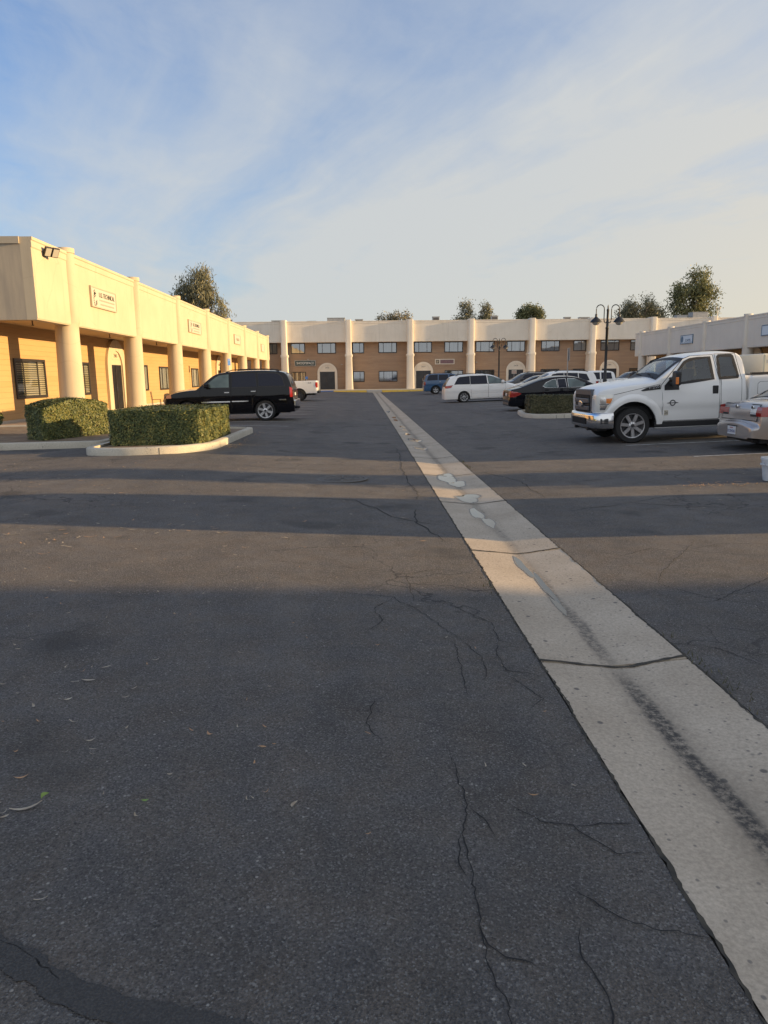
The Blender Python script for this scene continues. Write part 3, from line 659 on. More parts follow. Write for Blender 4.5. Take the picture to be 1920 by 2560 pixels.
def leaf_mesh(name, V, mts, parent=None, extra=None):
    """V leaf verts (material 0); extra: MB with material 1"""
    N = len(V)//4
    ev = extra.v if extra else []; ef = extra.f if extra else []
    verts = V.tolist() + [tuple(p) for p in ev]
    faces = np.arange(N*4).reshape(N,4).tolist() + [[i+N*4 for i in q] for q in ef]
    me = bpy.data.meshes.new(name); me.from_pydata(verts, [], faces)
    for m in mts: me.materials.append(m)
    if extra: me.polygons.foreach_set('material_index', [0]*N + [1]*len(ef))
    me.update(); o = bpy.data.objects.new(name, me); return link(o, parent)

def hedge(label, poly, z0, h, dens, size, mt, dome=0.0, seed=1, group='clipped hedges of the parking lot'):
    rng = np.random.default_rng(seed); r = random.Random(seed)
    P = round_poly(poly, .12, 3); n_ = len(P)
    c = np.array([sum(p[0] for p in P)/n_, sum(p[1] for p in P)/n_])
    rmax = max(math.hypot(p[0]-c[0], p[1]-c[1]) for p in P)
    def top(x, y): return h + dome*(1 - min(1, math.hypot(x-c[0], y-c[1])/rmax)**2)
    pts = []; nr = []
    for i in range(n_):
        p, q = P[i], P[(i+1) % n_]; L = math.hypot(q[0]-p[0], q[1]-p[1])
        if L < 1e-6: continue
        nx, ny = (q[1]-p[1])/L, -(q[0]-p[0])/L
        for _ in range(int(L*h*dens)):
            t = r.random(); x, y = p[0]+(q[0]-p[0])*t, p[1]+(q[1]-p[1])*t
            zz = r.random()**.9*top(x, y); dd = (abs(r.gauss(0, .03)) - .01 if r.random() > .02 else -r.uniform(.005, .035)) + .02*math.sin(x*9+zz*7)*math.sin(y*8+zz*5)
            pts.append((x-nx*dd, y-ny*dd, z0+zz)); nr.append((nx, ny, .25))
    def inside(x, y):
        k = False
        for i in range(n_):
            (x1, y1), (x2, y2) = P[i], P[i-1]
            if (y1 > y) != (y2 > y) and x < (x2-x1)*(y-y1)/(y2-y1)+x1: k = not k
        return k
    x0, x1 = min(p[0] for p in P), max(p[0] for p in P); y0, y1 = min(p[1] for p in P), max(p[1] for p in P)
    for _ in range(int((x1-x0)*(y1-y0)*dens)):
        x, y = r.uniform(x0, x1), r.uniform(y0, y1)
        if inside(x, y): pts.append((x, y, z0+top(x, y)-(abs(r.gauss(0, .028)) if r.random() > .02 else -r.uniform(.005, .035))+.015*math.sin(x*7)*math.sin(y*6))); nr.append((0, 0, 1))
    V = leaf_quads(rng, np.array(pts), np.array(nr), size, aspect=1.7, align=.68)
    # clipped twiggy core inside
    K = inset(P, .07); m_ = MB()
    m_.rings([[(x, y, z0-.06) for x, y in K], [(x, y, z0+top(x, y)-.07) for x, y in K]], cap1=False)
    m_.add([(x, y, z0+top(x, y)-.07) for x, y in K] + [(c[0], c[1], z0+h+dome-.07)], [(i, (i+1) % n_, n_) for i in range(n_)])
    o = leaf_mesh('hedge', V, [mt, M['twig']], None, m_)
    return tag(o, label, 'hedge', group)
hedge('boxy clipped hedge on the kerbed island nearest the camera, left of the lane', [(-5.42,15.24),(-3.42,15.08),(-3.33,17.8),(-3.55,18.3),(-5.4,18.1)], gz(-4.4)+.11, .73, 4200, .035, M['hedge'], seed=1)
hedge('dome topped rounded hedge in the planting bed beside the tan building', [(-8.4,17.95),(-7.72,17.45),(-6.85,19.5),(-7.7,20.1)], .18, .74, 4200, .035, M['hedge'], dome=.26, seed=2)
hedge('low dark clipped hedge on the right hand island in front of the black sedan', [(6.1,26.15),(8.4,25.7),(10.2,25.6),(10.2,27.0),(6.15,27.2)], gz(7)+.11, .66, 2800, .042, M['hedge2'], seed=3)
def shrub(label, loc, rad, h, n, seed):
    rng = np.random.default_rng(seed); u = rng.normal(size=(n,3)); u /= np.linalg.norm(u, axis=1, keepdims=True)
    rr = rng.uniform(.4, 1, size=(n,1))**.5; P = u*rr*np.array([rad, rad, h*.42]) + np.array([0, 0, h*.58])
    t = thing('shrub', label, 'shrub', loc)
    leaf_mesh('foliage', leaf_quads(rng, P, u, .07, aspect=2.2, align=.4), [M['hedge']], t)
    m_ = MB()
    for k in range(7):
        a = k*.9; m_.tube([(0,0,-.05), (.1*math.cos(a),.1*math.sin(a),h*.3), (.5*rad*math.cos(a),.5*rad*math.sin(a),h*.8)], [.02,.015,.006], 6)
    m_.build('stem', M['twig'], t)
shrub('small loose shrub by the foot of the tan wall, cut by the left edge', (-10.3, 19.8, .16), .42, .78, 1500, 5)

# ------------------------------------------------------------------ buildings
def window(parent, x0, x1, z0, z1, y, frame, splits=(.27, .73), glass=None, backing=None, blinds=False, sill=True, fw=.06):
    """window on the wall plane y (facing -y): frame > pane, blind"""
    m_ = MB(); yo = y - .06
    m_.box(x0, x1, yo, y+.01, z1-fw, z1); m_.box(x0, x1, yo, y+.01, z0, z0+fw)
    m_.box(x0, x0+fw, yo+.002, y+.008, z0+fw, z1-fw); m_.box(x1-fw, x1, yo+.002, y+.008, z0+fw, z1-fw)
    for s in splits:
        xm = x0 + (x1-x0)*s; m_.box(xm-.03, xm+.03, yo+.012, y+.006, z0+fw, z1-fw)
    w = m_.build('window', frame, parent)
    MB().add([(x0+.03, yo+.03, z0+.03), (x1-.03, yo+.03, z0+.03), (x1-.03, yo+.03, z1-.03), (x0+.03, yo+.03, z1-.03)], [(0,1,2,3)]).build('pane', glass or M['glass'], w, fixn=False)
    MB().add([(x0+.03, y-.004, z0+.03), (x1-.03, y-.004, z0+.03), (x1-.03, y-.004, z1-.03), (x0+.03, y-.004, z1-.03)], [(0,1,2,3)]).build('curtain', backing or M['curtain_dk'], w, fixn=False)
    if blinds:
        m_ = MB(); k = int((z1-z0-2*fw)/.085)
        for i in range(k):
            z = z0+fw+.02+i*.085; m_.add([(x0+fw, y-.028, z), (x1-fw, y-.028, z), (x1-fw, y-.010, z+.052), (x0+fw, y-.010, z+.052)], [(0,1,2,3)])
        m_.build('blind', M['blind'], w, fixn=False)
    if sill: MB().box(x0-.05, x1+.05, y-.09, y+.004, z0-.07, z0-.003).build('sill', M['stucco'], w)
    return w

def arch_door(parent, xc, z0, w_door, h_door, w_out, h_out, y, number, stucco, fancy=True, dark=None):
    """arched stucco surround with number, double door inside"""
    r = w_out/2; zc = z0 + h_out - r; band = (w_out-w_door)/2 - .04
    def arc(rad, zb):
        return [(xc-rad, zb)] + [(xc+rad*math.cos(math.pi-math.pi*k/20), zc+rad*math.sin(math.pi-math.pi*k/20)) for k in range(21)] + [(xc+rad, zb)]
    O, I = arc(r, z0), arc(r-band, z0); n_ = len(O)
    m_ = MB(); yf = y-.14
    rings = [[(x, y+.01, z) for x, z in O], [(x, yf, z) for x, z in O], [(x, yf, z) for x, z in I], [(x, y-.02, z) for x, z in I]]
    m_.rings(rings, cap0=False, cap1=False, closed=False)
    s = m_.build('door_surround', stucco, parent, smooth=40)
    m_ = MB(); T = [p for p in I if p[1] >= z0+h_door] or I[1:-1]
    zt = z0+h_door
    T = [(xc-(r-band)+.002, zt)] + [(x, z) for x, z in I if z > zt+.01] + [(xc+(r-band)-.002, zt)]
    m_.prism(T, 'y', y-.055, y+.006)
    tp = m_.build('arch_panel', stucco, s)
    iw = (r-band)
    for sx in (-1, 1):
        xa, xb = sorted((xc+sx*w_door/2, xc+sx*(iw-.002)))
        if xb-xa > .01: MB().box(xa, xb, y-.06, y+.004, z0, zt-.002).build('jamb', stucco, s)
    m_ = MB(); m_.prism([(xc-.62*iw, zt+.28), (xc+.62*iw, zt+.28), (xc+.5*iw, zt+.62), (xc+.2*iw, zt+.74), (xc-.2*iw, zt+.74), (xc-.5*iw, zt+.62)], 'y', y-.075, y-.056); m_.build('number_panel', stucco, s)
    lettering('number', number, .26, M['ink'], s, (xc, y-.078, zt+.47))
    d = MB(); d.box(xc-w_door/2, xc+w_door/2, y-.03, y+.003, z0, zt); dr = d.build('door', dark or M['doordark'], parent)
    if fancy:
        m_ = MB()
        for k in range(9):
            x = xc-w_door/2+.06+(w_door-.12)*k/8; m_.box(x-.012, x+.012, y-.055, y-.035, z0+.03, zt-.03)
        m_.box(xc-.05, xc+.05, y-.06, y-.033, z0+.02, zt-.02)
        m_.build('grille', M['bronze'], dr)
    else:
        m_ = MB(); m_.box(xc-.02, xc+.02, y-.05, y-.031, z0+.02, zt-.02)
        for sx in (-1, 1): m_.box(xc+sx*(w_door/2-.03)-.025, xc+sx*(w_door/2-.03)+.025, y-.05, y-.031, z0+.02, zt-.02)
        m_.build('door_frame', M['bronze'], dr)
    MB().tube([(xc-.12, y-.1, z0+.95), (xc-.12, y-.1, z0+1.2)], .014, 6).build('handle', M['chrome'], dr)
    return s

def pier_plan(a, yf, yb, n=7, fl=.62):
    """rounded-front pier plan, front at yf (towards -y)"""
    P = [(-a, yb)]
    for k in range(n+1):
        t = math.pi*k/n; q = 1 if fl > .5 else .45; P.append((-a*math.copysign(abs(math.cos(t))**q, math.cos(t)), yf + a*fl - a*fl*math.sin(t)**q))
    P.append((a, yb)); return P

def pier(parent, x, zs, yb, mt, yf=-.16, a=.33, fl=.62):
    m_ = MB(); rings = []
    for z, s in zs:
        rings.append([(x+px*s, (py if py > .5 else yf+(py-yf)*s+(1-s)*.1), z) for px, py in pier_plan(a, yf, yb, 11 if fl < .5 else 7, fl)])
    m_.rings(rings); return m_.build('column', mt, parent, smooth=35)

def round_column(parent, x, zg, zb, zt, mt):
    """round column below the fascia that runs on up it as a slim half-round pilaster with a small cap"""
    m_ = MB(); rings = []
    for z, r, yc in ((zg-.2, .50, .34), (zg+.12, .49, .34), (zg+.5, .455, .32), (zb-.3, .425, .29), (zb+.02, .42, .28), (zb+.10, .30, .10), (zb+.4, .285, .09), (zt-.04, .28, .09), (zt-.03, .33, .11), (zt+.14, .33, .11)):
        rings.append([(x+r*math.cos(2*math.pi*k/24), yc+r*math.sin(2*math.pi*k/24), z) for k in range(24)])
    m_.rings(rings); return m_.build('column', mt, parent, smooth=40)

def fascia(parent, x0, x1, zb, zt, mt, y0=0.0, th=.35):
    """panel with rounded lower lip and a coping line"""
    prof = [(y0+.03, zb), (y0, zb+.05), (y0, zt-.34), (y0-.025, zt-.31), (y0-.025, zt-.12), (y0-.055, zt-.09), (y0-.055, zt), (y0+th, zt), (y0+th, zb)]
    m_ = MB(); m_.rings([[(x0, y, z) for y, z in prof], [(x1, y, z) for y, z in prof]])
    return m_.build('fascia_panel', mt, parent)

def strip_building(name, label, loc, rz, x_start, cols, x_end, wins, doors, zg, zb, zt, st, end_mt, ends=(True, True), depth=14, frame=None, winkw=None, cmt=None, signs=True):
    b = thing(name, label, 'building', loc, rz)
    wy = 2.4
    # siding wall round the recessed ground floor
    m_ = MB(); m_.box(x_start+.02, x_end-.02, wy, wy+depth, zg-.3, zb+.1); m_.build('wall', M['siding'], b)
    m_ = MB(); m_.box(x_start+.06, x_end-.06, .37, wy+depth-.05, zb+.102, zb+.25); m_.build('soffit', M['soffit'], b)
    m_ = MB(); m_.box(x_start+.1, x_end-.1, .36, wy+depth+.1, zt-.55, zt-.4); m_.build('roof', M['roofing'], b)
    xs_ = [x_start] + list(cols) + [x_end]
    for i, (a, c) in enumerate(zip(xs_[:-1], xs_[1:])):
        fascia(b, a + (.02 if i else 0), c-.02, zb, zt, st)
    # end returns
    for x, s in ((x_start, -1), (x_end, 1)):
        m_ = MB(); xa, xb = (x-.0, x+.35) if s < 0 else (x-.35, x)
        m_.box(xa, xb, .353, wy+depth+.2, zb, zt-.22); 
        e = m_.build('end_panel', end_mt, b)
        m_ = MB(); xa, xb = (x-.05, x+.40) if s < 0 else (x-.40, x+.05); m_.box(xa, xb, .355, wy+depth+.25, zt-.218, zt+.002); m_.build('coping', M['coping'], b)
    for i, x in enumerate(cols):
        round_column(b, x, zg, zb, zt, cmt or st)
    for wdw in wins: window(b, *wdw[:2], *wdw[2:4], wy, frame or M['bronze'], blinds=wdw[4], sill=False, fw=.10, glass=M['glass'], backing=wdw[5] if len(wdw) > 5 else None)
    for xc, num in doors: arch_door(b, xc, zg+.02, 1.68, 2.33, 2.9, 3.62, wy, num, st)
    m_ = MB(); m_.box(x_start+1, x_end-1, wy-.02, wy+.05, zg-.3, zg+.12); m_.build('base_trim', M['walk'], b)
    for x in [x_start+1.6, x_start+9.4, x_start+17]:
        MB().tube([(x, .9, zb+.15), (x, .9, zb-.06)], .025, 8).lathe([(.05,zb-.08),(.05,zb-.05)], 10, c=(x,.9,0)).build('sprinkler', M['bronze_tan'], b)
    return b

LX = -10.8; LY0 = 24.75
left_cols = [27.8, 35.55, 43.3, 51.3, 59.2, 67.1, 75.1, 82.9]
# local x = world y
lw = [(27.76,30.4,.94,2.47,True,M['dark']),(32.7,35.2,.94,2.46,True,M['dark']),(42.2,44.65,.97,2.5,False,M['curtain']),(47.2,49.47,.96,2.46,False,M['curtain']),(50.9,53.2,1.0,2.46,False,M['curtain']),(55.95,58.24,1.0,2.46,False,M['curtain']),(60.8,63.2,1.0,2.46,False),(70.5,72.8,1.0,2.46,False),(76.5,79,1.0,2.46,False)]
lb = strip_building('office_building', 'sunlit cream and tan single storey building with a row of columns along the left', (LX, 0, 0), R(90), LY0, left_cols, 83.4, lw, [(38.95, '2465'), (66.5, '2467')], .06, 3.62, 6.25, M['stucco'], M['stucco_old'])
rc = [-(77.9), -(70.6), -(63.3), -(56.4), -(49.0), -(41.6), -(34.2), -(26.8), -(19.4)]
rw = [(-75.5,-73.2,1,2.5,False),(-68.5,-66,1,2.5,False),(-62,-59.8,1,2.5,False),(-53,-50.6,1,2.5,False),(-46,-43.6,1,2.5,False),(-38,-35.6,1,2.5,False),(-31,-28.5,1,2.5,False),(-24,-21.6,1,2.5,False)]
rb = strip_building('office_building', 'grey shaded single storey building with a row of columns along the right', (30, 0, 0), R(-90), -79.4, rc, -15.6, rw, [(-59.2, '2461'), (-40, '2463')], .2, 3.55, 6.0, M['stucco_grey'], M['stucco_grey'])
# its neighbour nearer than the camera, out of frame, whose shade lies over the foreground
nb = strip_building('office_building', 'grey single storey building beyond the driveway gap, out of the picture to the right', (31, 0, 0), R(-90), -2.05, [4.5, 12, 19.5, 27, 34.5], 40, [(7,9.4,1,2.5,False),(15,17.4,1,2.5,False),(22,24.4,1,2.5,False)], [(30.5,'2459')], .2, 3.55, 6.0, M['stucco_grey'], M['stucco_grey'])

def far_building():
    b = thing('office_building', 'long two storey brown and cream building closing the far end of the lot', 'building', (0, 88, 0))
    wy = 1.0; zb, zt, zg = 5.82, 8.3, .22
    cols = [-16.95, -9.44, -1.7, 5.75, 13.12, 20.53, 27.91, 35.3, 42.7, 50.1]
    x0, x1 = -17.6, 57
    MB().box(x0+.02, x1-.02, wy, wy+16, zg-.3, zb+.05).build('wall', M['siding_far'], b)
    MB().box(x0+.06, x1-.06, .36, wy+.3, zb+.052, zb+.2).build('soffit', M['soffit'], b)
    MB().box(x0+.1, x1-.1, .36, wy+16, zt-.5, zt-.35).build('roof', M['roofing'], b)
    xs_ = [x0] + cols + [x1]
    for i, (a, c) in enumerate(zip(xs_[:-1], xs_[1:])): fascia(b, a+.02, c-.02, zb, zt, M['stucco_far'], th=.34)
    for x, s in ((x0, -1), (x1, 1)):
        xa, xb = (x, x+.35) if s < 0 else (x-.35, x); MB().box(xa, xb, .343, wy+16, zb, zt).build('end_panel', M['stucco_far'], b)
    for x in cols:
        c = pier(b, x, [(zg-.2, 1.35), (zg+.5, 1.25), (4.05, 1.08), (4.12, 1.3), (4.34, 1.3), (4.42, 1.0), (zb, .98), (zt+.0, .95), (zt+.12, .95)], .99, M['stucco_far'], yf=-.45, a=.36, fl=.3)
    up = [(-15.6,-13.4),(-12.6,-10.4),(-8.75,-7.04),(-5.53,-3.29),(-1.26,.15),(1.92,4.16),(6.28,8.45),(10.0,12.28),(13.85,16.13),(17.68,19.94),(21.93,24.21),(25.93,27.5),(29.3,31.62),(33.01,34.9),(37,39.3),(44.2,46.4)]
    rr = random.Random(4)
    for i, (a, c) in enumerate(up):
        sp = (.27, .73) if c-a > 1.9 else (.62,)
        window(b, a, c, 4.53, 5.80, wy, M['bronze'], sp, M['glass_far'], rr.choice([M['curtain'], M['curtain'], M['curtain_dk'], M['blind'], M['curtain_dk']]), blinds=rr.random() < .3, sill=False, fw=.09)
    lo = [(-15.6,-13.4),(-8.73,-7.03),(-1.24,.16),(1.92,4.21),(10.05,12.31),(13.89,16.19),(21.95,24.27),(25.98,27.4),(33.03,34.9),(37,39.3)]
    for i, (a, c) in enumerate(lo):
        sp = (.27, .73) if c-a > 1.9 else (.62,)
        window(b, a, c, 1.08, 2.37, wy, M['bronze'], sp, M['glass_far'], M['curtain'] if i in (1,2,3) else M['curtain_dk'], sill=False, fw=.09)
    for xc, num in ((-4.39, '2475'), (7.42, '2477'), (18.87, '2479'), (30.5, '2481')):
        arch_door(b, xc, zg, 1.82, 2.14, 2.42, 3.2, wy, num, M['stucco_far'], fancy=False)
    # small wall fittings
    for x, z in ((-6.7, 3.86), (-2.6, 3.2), (-9.0, 3.3), (13.95, 3.3)):
        MB().box(x-.12, x+.12, wy-.14, wy+.002, z-.05, z+.05).build('wall_light', M['lens'], b, bevel=.02)
    return b
fb = far_building()

# walks in front of the buildings
tag(MB().box(-17.6, 57, 80.2, 88.9, -.1, .21).build('sidewalk', M['walk'], bevel=.015), kind='structure')
tag(MB().box(-13.19, -10.0, 24.3, 83, -.1, .07).build('sidewalk', M['walk'], bevel=.015), kind='structure')
tag(MB().box(28.5, 32.3, 15, 79, -.1, .24).build('sidewalk', M['walk'], bevel=.015), kind='structure')
def far_kerb(name, x0, x1, mt, label):
    m_ = MB(); m_.prism([(78.2, -.05), (80.198, -.05), (80.198, .225), (79.2, .225), (78.25, .16)], 'x', x0, x1); return tag(m_.build('kerb', mt, bevel=.02), label, kind='structure')
far_kerb('kerb', -3.25, .35, M['yellow'], 'yellow painted kerb at the far end of the lane')
far_kerb('kerb', 2.05, 6.6, M['yellow'], 'yellow painted kerb at the far end right of the gutter')
far_kerb('kerb', -5.2, -3.28, M['blue_paint'], 'blue painted accessible kerb by the far arched door')
far_kerb('kerb', .38, 2.02, M['walk'], 'plain concrete ramp between the yellow kerbs')
far_kerb('kerb', -12, -5.22, M['kerb'], None); far_kerb('kerb', 6.62, 40, M['kerb'], None)

# roof plant on the far building
UG = 'rooftop units on the far building'
def roof_unit(label, x0, x1, z1, y, grille=True):
    t = thing('rooftop_unit', label, 'rooftop unit', ((x0+x1)/2, y, 7.95), group=UG); w = (x1-x0)/2; h = z1-7.95
    MB().box(-w, w, -w*.7, w*.7, 0, h).build('casing', M['hvac'], t, bevel=.02)
    MB().box(-w-.03, w+.03, -w*.7-.03, w*.7+.03, h-.08, h+.002).build('lid', M['hvac'], t)
    if grille: MB().box(-w*.8, w*.8, -w*.7-.015, -w*.7+.01, h*.25, h*.86).build('grille', M['hvac_dk'], t)
roof_unit('wide plain grey box unit above the bay with the dark lettered sign', -4.35, -2.17, 8.95, 92, False)
roof_unit('low dark grilled unit just right of the second far column', -.89, .09, 8.78, 92)
roof_unit('small square dark unit right of the pale bare tree', 8.81, 9.68, 9.02, 92)
roof_unit('thin low unit above the leftmost far door sign bay', -6.85, -5.79, 8.62, 92)
roof_unit('small low unit at the left end of the far roof', -11.3, -10.2, 8.72, 92)
roof_unit('square unit beside the twin crowned trees', 16.23, 17.06, 9.05, 92)
roof_unit('low unit left of the near lamp post head', 25.47, 26.28, 8.82, 92)
roof_unit('flat louvred unit behind the near lamp post head', 27.37, 28.61, 8.78, 92)
roof_unit('broad pale unit in front of the tallest tree on the right', 43.0, 45.0, 9.5, 95, False)
roof_unit('low pale unit at the foot of the tallest tree on the right', 41.0, 42.4, 9.15, 95, False)
t = thing('floodlight_mast', 'thin pale mast with two floodlights on the far roof by the right building', 'floodlight', (44.35, 90.6, 7.95))
MB().tube([(0,0,0),(0.05,0,1.35)], .06, 8).build('mast', M['sign_white'], t)
for s in (-1, 1): 
    m_ = MB(); m_.tube([(.05,0,1.35),(.05+s*.2,0,1.55)], .035, 6); m_.lathe([(.05,1.5),(.13,1.72),(.13,1.78)], 10, c=(.05+s*.24,0,0)); m_.build('floodlight', M['sign_white'], t)

# ------------------------------------------------------------------ signs
def technical_sign(label, y0, y1, z0, z1, faded=0):
    yc, zc = (y0+y1)/2, (z0+z1)/2; w, h = (y1-y0), (z1-z0)
    t = thing('wall_sign', label, 'sign', (LX+.012, yc, zc), R(90), group='company signs on the left fascia')
    MB().box(-w/2, w/2, -.05, 0, -h/2, h/2).build('panel', M['sign_white'], t)
    m_ = MB(); e = .05
    m_.box(-w/2-e, w/2+e, -.07, -.002, h/2, h/2+e); m_.box(-w/2-e, w/2+e, -.07, -.002, -h/2-e, -h/2)
    m_.box(-w/2-e, -w/2, -.07, -.002, -h/2, h/2); m_.box(w/2, w/2+e, -.07, -.002, -h/2, h/2); m_.build('frame', M['coping'], t)
    ik = M['ink'] if not faded else M['ink_grey']
    if faded < 2:
        lettering('lettering', 'U.S. TECHNICAL', .27, ik, t, (.33, -.055, .12), sx=.92)
        m_ = MB()
        for zz, L in ((-.08, 1.75), (-.24, 1.6)):
            x = .33 - L/2; q = random.Random(int(zz*100))
            while x < .33+L/2:
                ww = q.uniform(.06, .2); m_.box(x, min(x+ww, .33+L/2), -.056, -.051, zz-.028, zz+.028); x += ww+.04
        m_.build('small_print', M['ink_grey'], t)
        m_ = MB()   # slanted bars and a curl, the emblem
        for k in range(4): m_.prism([(-1.16+.02*k, .22-.07*k), (-1.0+.02*k, .30-.07*k), (-1.0+.02*k, .26-.07*k), (-1.16+.02*k, .18-.07*k)], 'y', -.056, -.051)
        for k in range(10):
            a = R(250-k*20); c0 = (-1.0+.17*math.cos(a), -.1+.26*math.sin(a)); m_.box(c0[0]-.03, c0[0]+.03, -.056, -.051, c0[1]-.03, c0[1]+.03)
        for k in range(3): m_.prism([(-.98, -.30+.06*k), (-.84, -.22+.06*k), (-.84, -.26+.06*k), (-.98, -.34+.06*k)], 'y', -.0565, -.051)
        m_.build('emblem', ik, t)
    elif faded == 2:
        lettering('lettering', 'TECHNICAL', .3, ik, t, (.1, -.055, .0), sx=.9)
    return t
technical_sign('cream sign with black lettering and emblem on the nearest sunlit fascia bay', 29.65, 32.45, 4.56, 5.27)
technical_sign('cream sign with black lettering on the third sunlit fascia bay', 45.7, 49.0, 4.55, 5.23)
technical_sign('faded grey lettered sign on the fifth sunlit fascia bay', 61.6, 64.5, 4.58, 5.26, 2)
t = technical_sign('blank framed panel on the last sunlit fascia bay before the far end', 77.6, 79.9, 4.5, 5.2, 3)
t.children[0].data.materials[0] = M['stucco']

t = thing('wall_sign', 'dark sign with white capitals on the brown wall left of the first far arched door', 'sign', (-7.08, 88.98, 3.4))
MB().box(-1.2, 1.2, -.06, 0, -.29, .29).build('panel', M['sign_dark'], t)
m_ = MB(); m_.box(-1.28,1.28,-.08,-.002,.29,.36); m_.box(-1.28,1.28,-.08,-.002,-.36,-.29); m_.box(-1.28,-1.2,-.08,-.002,-.29,.29); m_.box(1.2,1.28,-.08,-.002,-.29,.29); m_.build('frame', M['hvac'], t)
lettering('lettering', 'SHOOPSPACE', .40, M['white_ink'], t, (.02,-.066,0), extrude=.005, sx=.86)
t = thing('wall_sign', 'purple sign with a square emblem on the brown wall beside the second far arched door', 'sign', (10.05, 88.98, 3.42))
MB().box(-1.2, 1.2, -.06, 0, -.32, .32).build('panel', M['stucco_grey'], t)
MB().box(-.55, 1.1, -.072, -.055, -.23, .23).build('name_field', M['sign_purple'], t)
m_ = MB(); m_.box(-1.1,-.68,-.07,-.055,-.22,.22); m_.build('emblem', M['bronze_tan'], t)
MB().box(-1.0,-.78,-.078,-.068,.0,.1).box(-1.0,-.86,-.078,-.068,-.14,-.06).build('emblem_mark', M['stucco'], t)
t = thing('wall_sign', 'pale blue framed company sign with leaf emblem on the grey right building', 'sign', (29.988, 66.65, 4.74), R(-90))
MB().box(-1.2, 1.2, -.05, 0, -.34, .34).build('panel', M['sign_pale'], t)
m_ = MB(); m_.box(-1.26,1.26,-.065,-.002,.34,.4); m_.box(-1.26,1.26,-.065,-.002,-.4,-.34); m_.box(-1.26,-1.2,-.065,-.002,-.34,.34); m_.box(1.2,1.26,-.065,-.002,-.34,.34); m_.build('frame', M['teal_ink'], t)
m_ = MB(); m_.prism([(-.92+.24*math.cos(2*math.pi*k/20), .02+.30*math.sin(2*math.pi*k/20)) for k in range(20)], 'y', -.058, -.049); m_.build('emblem', M['teal_ink'], t)
lettering('lettering', 'CAMS', .3, M['teal_ink'], t, (.3,-.055,-.1), sx=1.4)
MB().box(-.55, 1.1, -.056, -.049, -.27, -.245).build('underline', M['teal_ink'], t)
t = thing('wall_sign', 'plain pale blue sign panel on the grey right building at the right edge', 'sign', (29.988, 52.75, 4.72), R(-90))
MB().box(-1.25, 1.25, -.05, 0, -.33, .33).build('panel', M['sign_pale'], t)
m_ = MB(); m_.box(-1.31,1.31,-.065,-.002,.33,.39); m_.box(-1.31,1.31,-.065,-.002,-.39,-.33); m_.box(-1.31,-1.25,-.065,-.002,-.33,.33); m_.box(1.25,1.31,-.065,-.002,-.33,.33); m_.build('frame', M['teal_ink'], t)

# floodlight on the near corner of the left building
t = thing('wall_floodlight', 'black two panel floodlight on the near corner of the sunlit fascia', 'floodlight', (LX, 25.75, 5.9), R(90))
MB().box(-.11,.11,-.06,0,-.13,.13).build('base_plate', M['bronze'], t, bevel=.01)
MB().tube([(0,-.05,0),(.0,-.22,-.02)], .03, 8).build('arm', M['bronze'], t)
t.scale = (.82,)*3; hd = node('head', t, (.0,-.3,.02), (R(32),0,R(-32)))
for s in (-1, 1):
    h_ = MB().box(s*.17-.155, s*.17+.155, -.04, .06, -.20, .20).build('housing', M['bronze'], hd, bevel=.012)
    MB().box(s*.17-.125, s*.17+.125, -.05, -.038, -.165, .165).build('lens', M['lens'], hd)

# posts with signs
def post_sign(label, loc, h, w, hh, face, rz=0, text=None, tcol=None, edge=False, r=.025):
    t = thing('sign_post', label, 'sign', loc, rz)
    MB().tube([(0,0,-.05),(0,0,h)], r, 8).build('post', M['steel'], t)
    MB().box(-w/2, w/2, -r-.012, -r, h-hh, h).build('panel', face, t)
    if text:
        for i, s in enumerate(text): lettering('lettering', s, hh*.27, tcol, t, (0, -r-.016, h-hh*(.22+.28*i)), extrude=.002)
    return t
post_sign('blue accessible parking sign on a post before a sunlit column', (-10.15, 55.2, .02), 3.1, .33, .5, M['sign_blue'], R(62), ['P'], M['white_ink'])
post_sign('small blue accessible sign on a post behind the white pickup bed', (-6.8, 86.9, .2), 1.6, .32, .32, M['sign_blue'], 0, ['P'], M['white_ink'])
post_sign('white no parking sign with red lettering before the third far arched door', (16.9, 80.6, .2), 2.05, .56, .42, M['sign_white'], 0, ['NO', 'PARKING', 'ANY TIME'], M['red_ink'])
post_sign('thin pale metal post with a sign seen edge on, behind the black sedan', (9.95, 35.0, .2), 2.7, .3, .6, M['steel'], R(97), r=.03)

# twin gooseneck lamp posts
def lamp_post():
    t = thing('street_lamp', '', 'street lamp', (0,0,0), group='twin gooseneck lamp posts')
    MB().lathe([(.16,0),(.16,.25),(.10,.32),(.075,.4),(.075,1.2),(.085,1.22),(.085,1.26),(.06,1.3),(.055,3.3),(.07,3.32),(.07,3.36),(.05,3.4),(.045,4.0),(.055,4.02),(.055,4.06),(.02,4.12),(.03,4.17),(.005,4.26)], 14).build('pole', M['lamp_black'], t, smooth=40)
    for s in (-1, 1):
        P = [(0,0,3.60),(s*.08,0,3.54),(s*.13,0,3.58),(s*.15,0,3.68)] + [(s*(.15+.165-.165*math.cos(a)), 0, 4.09+.165*math.sin(a)) for a in [R(q) for q in (0,20,45,70,90,110,135,160,180)]] + [(s*.48,0,3.88)]
        MB().tube(P, .02, 8).build('arm', M['lamp_black'], t, smooth=40)
        sh = MB().lathe([(.03,3.90),(.045,3.88),(.045,3.79),(.08,3.75),(.15,3.69),(.22,3.61),(.23,3.57),(.21,3.57),(.14,3.66),(.04,3.72)], 18, c=(s*.48,0,0)).build('lamp_shade', M['lamp_black'], t, smooth=40)
        MB().lathe([(.15,3.63),(.155,3.57),(.12,3.49),(.06,3.46),(.001,3.45)], 14, c=(s*.48,0,0)).build('globe', M['lens'], sh, smooth=40)
    return t
